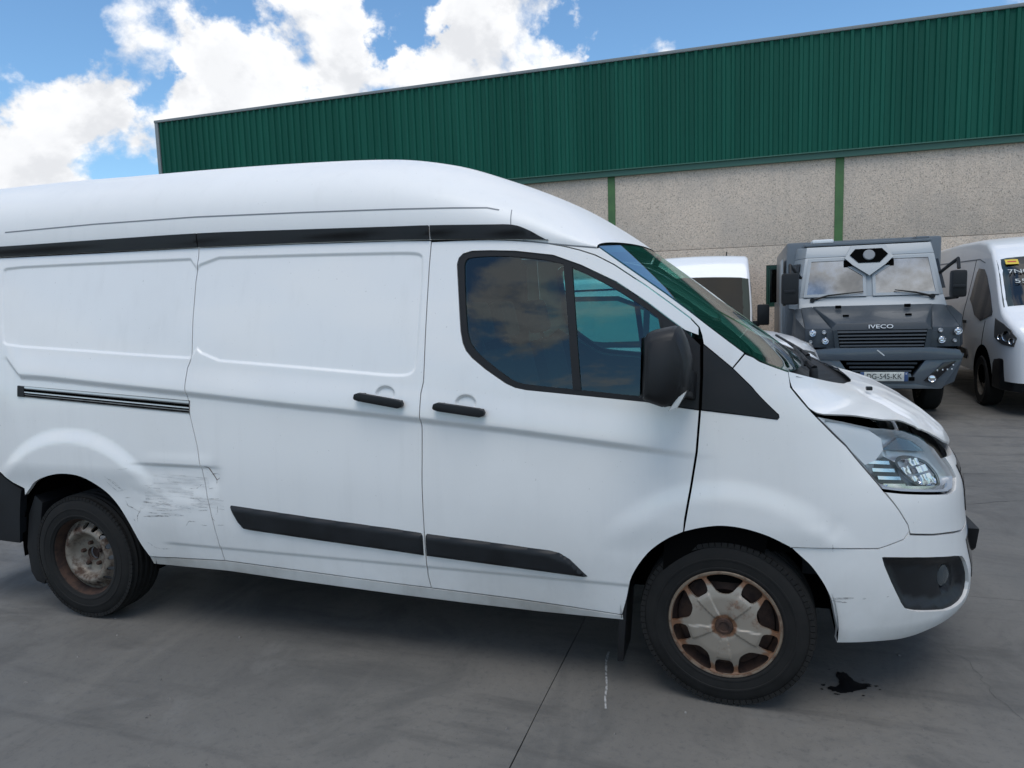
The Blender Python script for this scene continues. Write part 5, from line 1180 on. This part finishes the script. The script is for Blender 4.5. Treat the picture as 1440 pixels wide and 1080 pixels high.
M_vsg = mat('van_side_glass', (.16, .34, .33), .08, coat=.5)
side_sheet('window_frame', [(-2.0, 1.10), (-2.0, 1.55), (-1.85, 1.64), (-1.25, 1.63), (-.88, 1.48), (-.30, 1.10), (-.6, 1.05), (-1.4, 1.05)], st2, WZ2, M_rubber, cv, off=.003)
side_sheet('door_window', [(-1.93, 1.16), (-1.93, 1.53), (-1.83, 1.58), (-1.26, 1.575), (-.95, 1.46), (-.95, 1.12), (-1.4, 1.11)], st2, WZ2, M_vsg, cv)
side_sheet('quarter_window', [(-.88, 1.12), (-.88, 1.42), (-.44, 1.13), (-.6, 1.11)], st2, WZ2, M_vsg, cv)
side_sheet('roof_seam', [(-3.2, 1.70), (-1.2, 1.72), (-.9, 1.64), (-.5, 1.40), (-.5, 1.385), (-.9, 1.622), (-1.2, 1.70), (-3.2, 1.68)], st2, WZ2, M_void, cv, off=.004)
side_sheet('bonnet_seam', [(.04, 1.095), (.46, 1.035), (.46, 1.025), (.04, 1.085)], st2, WZ2, M_void, cv, off=.005)
side_sheet('wheel_arch', [(.02+.36*math.cos(a), .30+.36*math.sin(a)) for a in np.linspace(-.0, math.pi+.0, 22)], st2, WZ2, M_void, cv, off=.004)
for s in B2:
    simple_wheel(cv, .02, s, .31, .20, .80); simple_wheel(cv, -2.7, s, .31, .20, .80)
    P8 = [(.48, s*.872, .86), (.82, s*.785, .84), (.905, s*.58, .84), (.7, s*.55, .84), (.36, s*.868, 1.06), (.74, s*.79, 1.01), (.845, s*.60, .97), (.6, s*.58, 1.0)]
    h = MB().hexa(P8, .015).build('headlight', M_lampd, cv)
    for (x, y, z, r_) in ((.72, .82, .94, .045), (.56, .862, .96, .035)):
        o = MB().lathe([(0, 0), (r_*.5, .008), (r_*.9, .02), (r_, .03), (r_, -.02)], (0, 0, 0), 'x', 20).build('reflector', M_chrome, h); o.location = (x, s*y, z); o.rotation_euler = (0, 0, s*1.2)
    m_ = MB().box((-.52, min(s*.93, s*1.10), 1.08), (-.40, max(s*.93, s*1.10), 1.26), .03).box((-.49, min(s*.84, s*.95), 1.06), (-.42, max(s*.84, s*.95), 1.12), .012).build('door_mirror', M_black, cv)
mb = MB(); mb.prism([(.45, -.86), (.80, -.77), (.92, -.52), (.96, 0), (.92, .52), (.80, .77), (.45, .86)], 'z', .25, .68, .04); mb.build('front_bumper', M_white2, cv)

# ------------------------------------------------------------------ grey armoured truck, nose to the camera
M_slate = paint_mat('slate_paint', (.020, .029, .038), amount=.35, rough=.5, coat=.1, bumpy=False); M_lgrey = paint_mat('pale_grey_paint', (.30, .33, .35), amount=.5, rough=.4, coat=.2, bumpy=False)
M_mgrey = paint_mat('mid_grey_paint', (.12, .138, .156), amount=.4, rough=.4, coat=.2, bumpy=False); M_bg = paint_mat('bumper_slate', (.050, .066, .084), amount=.4, rough=.42, bumpy=False)
M_mir = mat('armoured_glass', (.30, .31, .32), .06, 1.0, noise=(2.6, .35)); M_letter = mat('pale_letters', (.72, .74, .75), .4)  # patchy noise in the glass colour imitates clouds reflected in it
tr = thing('armoured_truck', 'grey armoured truck with split windscreen and slatted grille facing the yard', 'truck', (1.62, 6.0, 0))
# local frame: x across, y backwards from the bumper, z up
mb = MB(); mb.box((-1.02, 1.9, .75), (1.02, 6.1, 2.33), .04); mb.box((-1.06, 1.95, .45), (-.98, 6.0, 1.4), .02); mb.box((-.86, 2.0, .40), (.86, 6.0, .75)); mb.build('strong_box', M_mgrey, tr)
MB().box((-1.075, 2.0, .62), (-1.061, 3.0, 2.1), .005).build('side_door', M_lgrey, tr)
cabz = [(1.18, 1.55), (1.30, 2.05), (1.40, 2.19)]
mb = MB()
mb.hexa([(-.90, .92, 1.36), (.90, .92, 1.36), (.99, 2.0, 1.36), (-.99, 2.0, 1.36), (-.88, 1.08, 1.52), (.88, 1.08, 1.52), (.98, 2.0, 1.52), (-.98, 2.0, 1.52)], .012)
mb.hexa([(-.88, 1.08, 1.521), (.88, 1.08, 1.521), (.98, 2.0, 1.521), (-.98, 2.0, 1.521), (-.80, 1.30, 2.07), (.80, 1.30, 2.07), (.92, 2.0, 2.07), (-.92, 2.0, 2.07)], .012)
mb.hexa([(-.80, 1.30, 2.071), (.80, 1.30, 2.071), (.92, 2.0, 2.071), (-.92, 2.0, 2.071), (-.775, 1.38, 2.22), (.775, 1.38, 2.22), (.90, 2.0, 2.24), (-.90, 2.0, 2.24)], .015)
cab = mb.build('cab', M_lgrey, tr)
mb = MB(); mb.box((-.80, 1.45, 2.235), (.80, 2.0, 2.275), .012); mb.build('roof_plate', M_mgrey, cab)
def fp(x, z, out=.0):       # point on the sloping windscreen plane
    y = np.interp(z, [1.52, 2.07, 2.22], [1.08, 1.30, 1.38]); return (x, y-out, z)
def wq(name, pts, mt, d0, d1, parent):
    n = len(pts); V = [fp(x, z, d0) for x, z in pts]+[fp(x, z, d1) for x, z in pts]
    F = [tuple(range(n, 2*n)), tuple(range(n))[::-1]]+[(k, (k+1) % n, n+(k+1) % n, n+k) for k in range(n)]
    bm = bmesh.new(); vv = [bm.verts.new(p) for p in V]; [bm.faces.new([vv[i] for i in f]) for f in F]; bmesh.ops.recalc_face_normals(bm, faces=bm.faces[:])
    m_ = MB(); m_._take(bm, None); return m_.build(name, mt, parent)
LW = [(-.79, 1.56), (-.075, 1.56), (-.075, 1.80), (-.31, 1.965), (-.31, 2.02), (-.725, 2.02)]; RW = [(-x, z) for x, z in LW][::-1]
for pl in (LW, RW):
    w_ = wq('windscreen', pl, M_mir, -.005, .014, tr)
    cx = sum(p[0] for p in pl)/6; cz = sum(p[1] for p in pl)/6
    n = len(pl); outp = [tuple(p) for p in offset_poly(pl, -.035)]; inn = [tuple(p) for p in offset_poly(pl, .003)]
    V = [fp(x, z, .0) for x, z in outp]+[fp(x, z, .024) for x, z in outp]+[fp(x, z, .024) for x, z in inn]+[fp(x, z, .005) for x, z in inn]
    F = [(a*n+k, a*n+(k+1) % n, (a+1)*n+(k+1) % n, (a+1)*n+k) for a in range(3) for k in range(n)]
    mesh('window_frame', V, F, M_lgrey, w_)
# camera pod over the split
pod = wq('roof_pod', [(-.30, 2.045), (-.20, 1.945), (0, 1.80), (.20, 1.945), (.30, 2.045), (.21, 2.215), (-.21, 2.215)], M_lgrey, .0, .075, tr)
wq('pod_window', [(-.235, 2.085), (-.13, 1.975), (.13, 1.975), (.235, 2.085), (.165, 2.165), (-.165, 2.165)], M_void, .07, .082, pod)
c = fp(0, 2.075, .085); o = MB().lathe([(0, -.02), (.066, -.02), (.074, -.012), (.074, .02)], (0, 0, 0), 'y', 28).build('speaker', mat('speaker_grey', (.22, .23, .24), .6), pod); o.location = c; o.rotation_euler = (R(-20), 0, 0)
for s in B2: wq('pod_corner', [(s*.31, 2.02), (s*.31, 1.93), (s*.17, 1.93), (s*.28, 2.02)], M_void, .01, .028, pod)
for s, pts in ((-1, [(-.72, 1.485), (-.52, 1.545), (-.08, 1.585)]), (1, [(.74, 1.50), (.55, 1.555), (.30, 1.595)])):
    q = [fp(x, z, .05) for x, z in pts]; mb = MB(); mb.tube(q, [.016, .012, .007], 6); mb.lathe([(0, -.03), (.03, -.03), (.03, .03)], q[0], 'y', 12); mb.build('wiper', M_black, cab)
# bonnet and wings: faceted
mb = MB()
mb.hexa([(-.62, .12, 1.06), (.62, .12, 1.06), (.80, .92, 1.06), (-.80, .92, 1.06), (-.50, .16, 1.20), (.50, .16, 1.20), (.72, .93, 1.405), (-.72, .93, 1.405)], .012)
bonn = mb.build('bonnet', M_slate, tr)
for s in B2:
    mb = MB(); mb.hexa([(s*.62, .10, .90), (s*.87, .13, .90), (s*.87, 1.2, .90), (s*.70, 1.2, .90), (s*.56, .13, 1.14), (s*.865, .16, 1.14), (s*.87, .96, 1.39), (s*.725, .96, 1.40)], .01); mb.hexa([(s*.871, .13, .90), (s*.97, .45, .90), (s*.98, 1.2, .90), (s*.871, 1.2, .90), (s*.866, .16, 1.14), (s*.96, .48, 1.27), (s*.955, .96, 1.37), (s*.871, .96, 1.388)], .01); wg_ = mb.build('wing', M_slate, tr)
    for (x, z, r_) in ((.83 if s > 0 else .78, 1.085, .038), (.645, 1.095 if s < 0 else 1.10, .022), (.63 if s < 0 else .66, .985, .038), (.80, .975, .018)):
        o = MB().lathe([(0, -.012), (r_*.45, -.016), (r_*.8, -.010), (r_, -.022), (r_*1.1, -.018), (r_*1.1, .02)], (0, 0, 0), 'y', 20).build('headlight', M_chrome if r_ > .03 else M_sil, wg_); o.location = (s*x, .10, z)
mb = MB(); mb.box((-.62, .10, .80), (.62, .30, 1.10), .01); front = mb.build('front_panel', M_slate, tr)
mb = MB(); mb.prism([(-.47, .905), (.47, .905), (.50, 1.115), (-.50, 1.115)], 'y', .085, .12); gback = mb.build('grille', M_void, tr)
for k in range(5):
    z = .915+.042*k; hw = .465+.0075*k; MB().hexa([(-hw, .055, z), (hw, .055, z), (hw, .10, z+.012), (-hw, .10, z+.012), (-hw, .06, z+.016), (hw, .06, z+.016), (hw, .10, z+.030), (-hw, .10, z+.030)]).build('grille_slat', M_slate, gback)
for s in B2: MB().hexa([(s*.47, .05, .90), (s*.52, .05, .90), (s*.52, .12, .90), (s*.47, .12, .90), (s*.50, .05, 1.12), (s*.55, .05, 1.12), (s*.55, .12, 1.12), (s*.50, .12, 1.12)]).build('grille_side', M_slate, gback)
Mx = Matrix((Vector((1, 0, 0)), Vector((0, .0, 1)), Vector((0, -1, 0)))).transposed().to_4x4(); Mx.translation = Vector((0, .128, 1.152)) 
Mx = Mx @ Matrix.Rotation(R(-12), 4, 'X')
text_obj('badge', 'IVECO', .068, M_letter, Mx, bonn, .006, sx=1.45)
mb = MB()
for (x, y, z) in ((-.42, .75, 1.40), (.40, .75, 1.40), (-.36, .45, 1.285), (.36, .45, 1.285)): mb.box((x-.035, y-.02, z-.03), (x+.035, y+.02, z+.012), .004)
mb.build('bonnet_catch', M_void, bonn)
# bumper with lamps, lower grille and plate
mb = MB()
mb.prism([(-.86, .80), (-.83, .87), (-.52, .90), (.52, .90), (.83, .87), (.86, .80), (.86, .76), (.30, .745), (-.30, .745), (-.86, .76)], 'y', -.02, .30, .008)
for s in B2:
    mb.hexa([(s*.30, -.01, .48), (s*.66, .00, .40), (s*.66, .25, .40), (s*.30, .25, .48), (s*.48, -.005, .76), (s*.86, .00, .76), (s*.86, .30, .76), (s*.48, .25, .76)], .008)
    mb.hexa([(s*.64, .02, .41), (s*.80, .06, .48), (s*.86, .45, .48), (s*.64, .45, .41), (s*.855, .02, .80), (s*.90, .08, .82), (s*.93, .50, .82), (s*.855, .45, .80)], .008)
mb.prism([(-.36, .46), (.36, .46), (.32, .585), (-.32, .585)], 'y', -.01, .20, .01); mb.prism([(-.66, .40), (.66, .40), (.40, .47), (-.40, .47)], 'y', .0, .25, .008)
bmp = mb.build('bumper', M_bg, tr)
mb = MB(); mb.prism([(-.31, .585), (.31, .585), (.44, .745), (-.44, .745)], 'y', .05, .12); lgk = mb.build('lower_grille', M_void, bmp)
for k in range(3): MB().box((-.33-.03*k, .01, .60+.048*k), (.33+.03*k, .05, .622+.048*k), .003).build('grille_slat', M_slate, lgk)
for s in B2:
    q = MB().hexa([(s*.46, -.018, .50), (s*.56, -.018, .47), (s*.56, .0, .47), (s*.46, .0, .50), (s*.66, -.018, .72), (s*.80, -.018, .74), (s*.80, .0, .74), (s*.66, .0, .72)], .004).build('lamp_pocket', M_gloss, bmp)
    o = MB().lathe([(0, -.012), (.02, -.014), (.034, -.008), (.042, -.016), (.045, .01)], (0, 0, 0), 'y', 20).build('fog_lamp', M_chrome, q); o.location = (s*.545, -.022, .53)
    mb = MB()
    for k, (x, z) in enumerate(((.60, .625), (.655, .632), (.705, .636), (.752, .642), (.765, .69))): mb.box((s*x-.007, -.026, z-.008), (s*x+.007, -.018, z+.010), .002)
    mb.build('marker_lamps', M_sil, q)
pm = MB().box((-.235, -.036, .495), (.285, -.012, .605), .003).build('number_plate', mat('plate_white', (.55, .56, .52), .5, noise=(9, .2)), bmp)
MB().box((-.237, -.0385, .494), (-.195, -.034, .606), .001).box((.245, -.0385, .494), (.287, -.034, .606), .001).build('plate_band', mat('plate_blue', (.03, .07, .18), .5), pm)
Mx = Matrix((Vector((1, 0, 0)), Vector((0, 0, 1)), Vector((0, -1, 0)))).transposed().to_4x4(); Mx.translation = Vector((.025, -.0375, .55))
text_obj('plate_number', 'DG-545-KK', .092, mat('plate_black', (.02, .02, .02), .5), Mx, pm, .001, sx=.86)
Mx = Mx.copy(); Mx.translation = Vector((.266, -.039, .575)); text_obj('plate_mark', '*', .05, M_letter, Mx, pm, .0008)
mb = MB(); mb.box((.30, -.03, .50), (.36, -.012, .545), .004); mb.build('tow_hole', M_void, bmp)
MB().prism([(-.06, .87), (.02, .80), (.03, .81), (-.05, .88)], 'y', -.026, -.02).build('bumper_scrape', M_sil, bmp)
for s in B2:
    simple_wheel(tr, 0, s, .38, .24, .78).location = (s*.72, 1.05, .38)
for o in list(tr.children):
    if o.name.startswith('wheel'): o.rotation_euler = (0, 0, R(90))
for s in B2:
    o = simple_wheel(tr, 0, s, .38, .24, .78); o.location = (s*.76, 4.9, .38); o.rotation_euler = (0, 0, R(90))
mb = MB(); mb.box((-.75, .35, .35), (.75, 5.8, .62)); mb.box((-.88, .3, .62), (.88, 2.0, .92)); mb.build('chassis', M_void, tr)
for s in B2:
    x = s*1.02 if s < 0 else .98
    w_ = .11 if s < 0 else .085; m_ = MB().box((x-w_, .72, 1.44 if s < 0 else 1.48), (x+w_, .90, 1.86 if s < 0 else 1.82), .035).build('door_mirror', M_black, tr)
    MB().tube([(s*.86, 1.25, 1.80), (x, .85, 1.97), (x, .80, 1.84)], .022, 8).build('mirror_arm', M_black, m_); MB().tube([(s*.86, 1.25, 1.45), (x, .82, 1.48)], .02, 8).build('mirror_arm', M_black, m_)
    MB().box((x-.075, .70, 1.60), (x+.06, .719, 1.64), .004).build('mirror_rib', M_dgrey, m_)
    # side windows of the cab
    MB().hexa([(s*.93, 1.45, 1.60), (s*.985, 1.45, 1.60), (s*1.0, 1.9, 1.60), (s*.93, 1.9, 1.60), (s*.85, 1.5, 2.0), (s*.895, 1.5, 2.0), (s*.945, 1.9, 2.0), (s*.85, 1.9, 2.0)]).build('side_window', M_gloss, cab)
MB().box((-.70, 1.45, 2.276), (-.42, 1.75, 2.33), .02).build('roof_light', mat('lamp_white', (.75, .76, .76), .4), cab)
MB().box((.62, 1.5, 2.276), (.78, 1.8, 2.31), .01).build('roof_hatch', M_mgrey, cab)
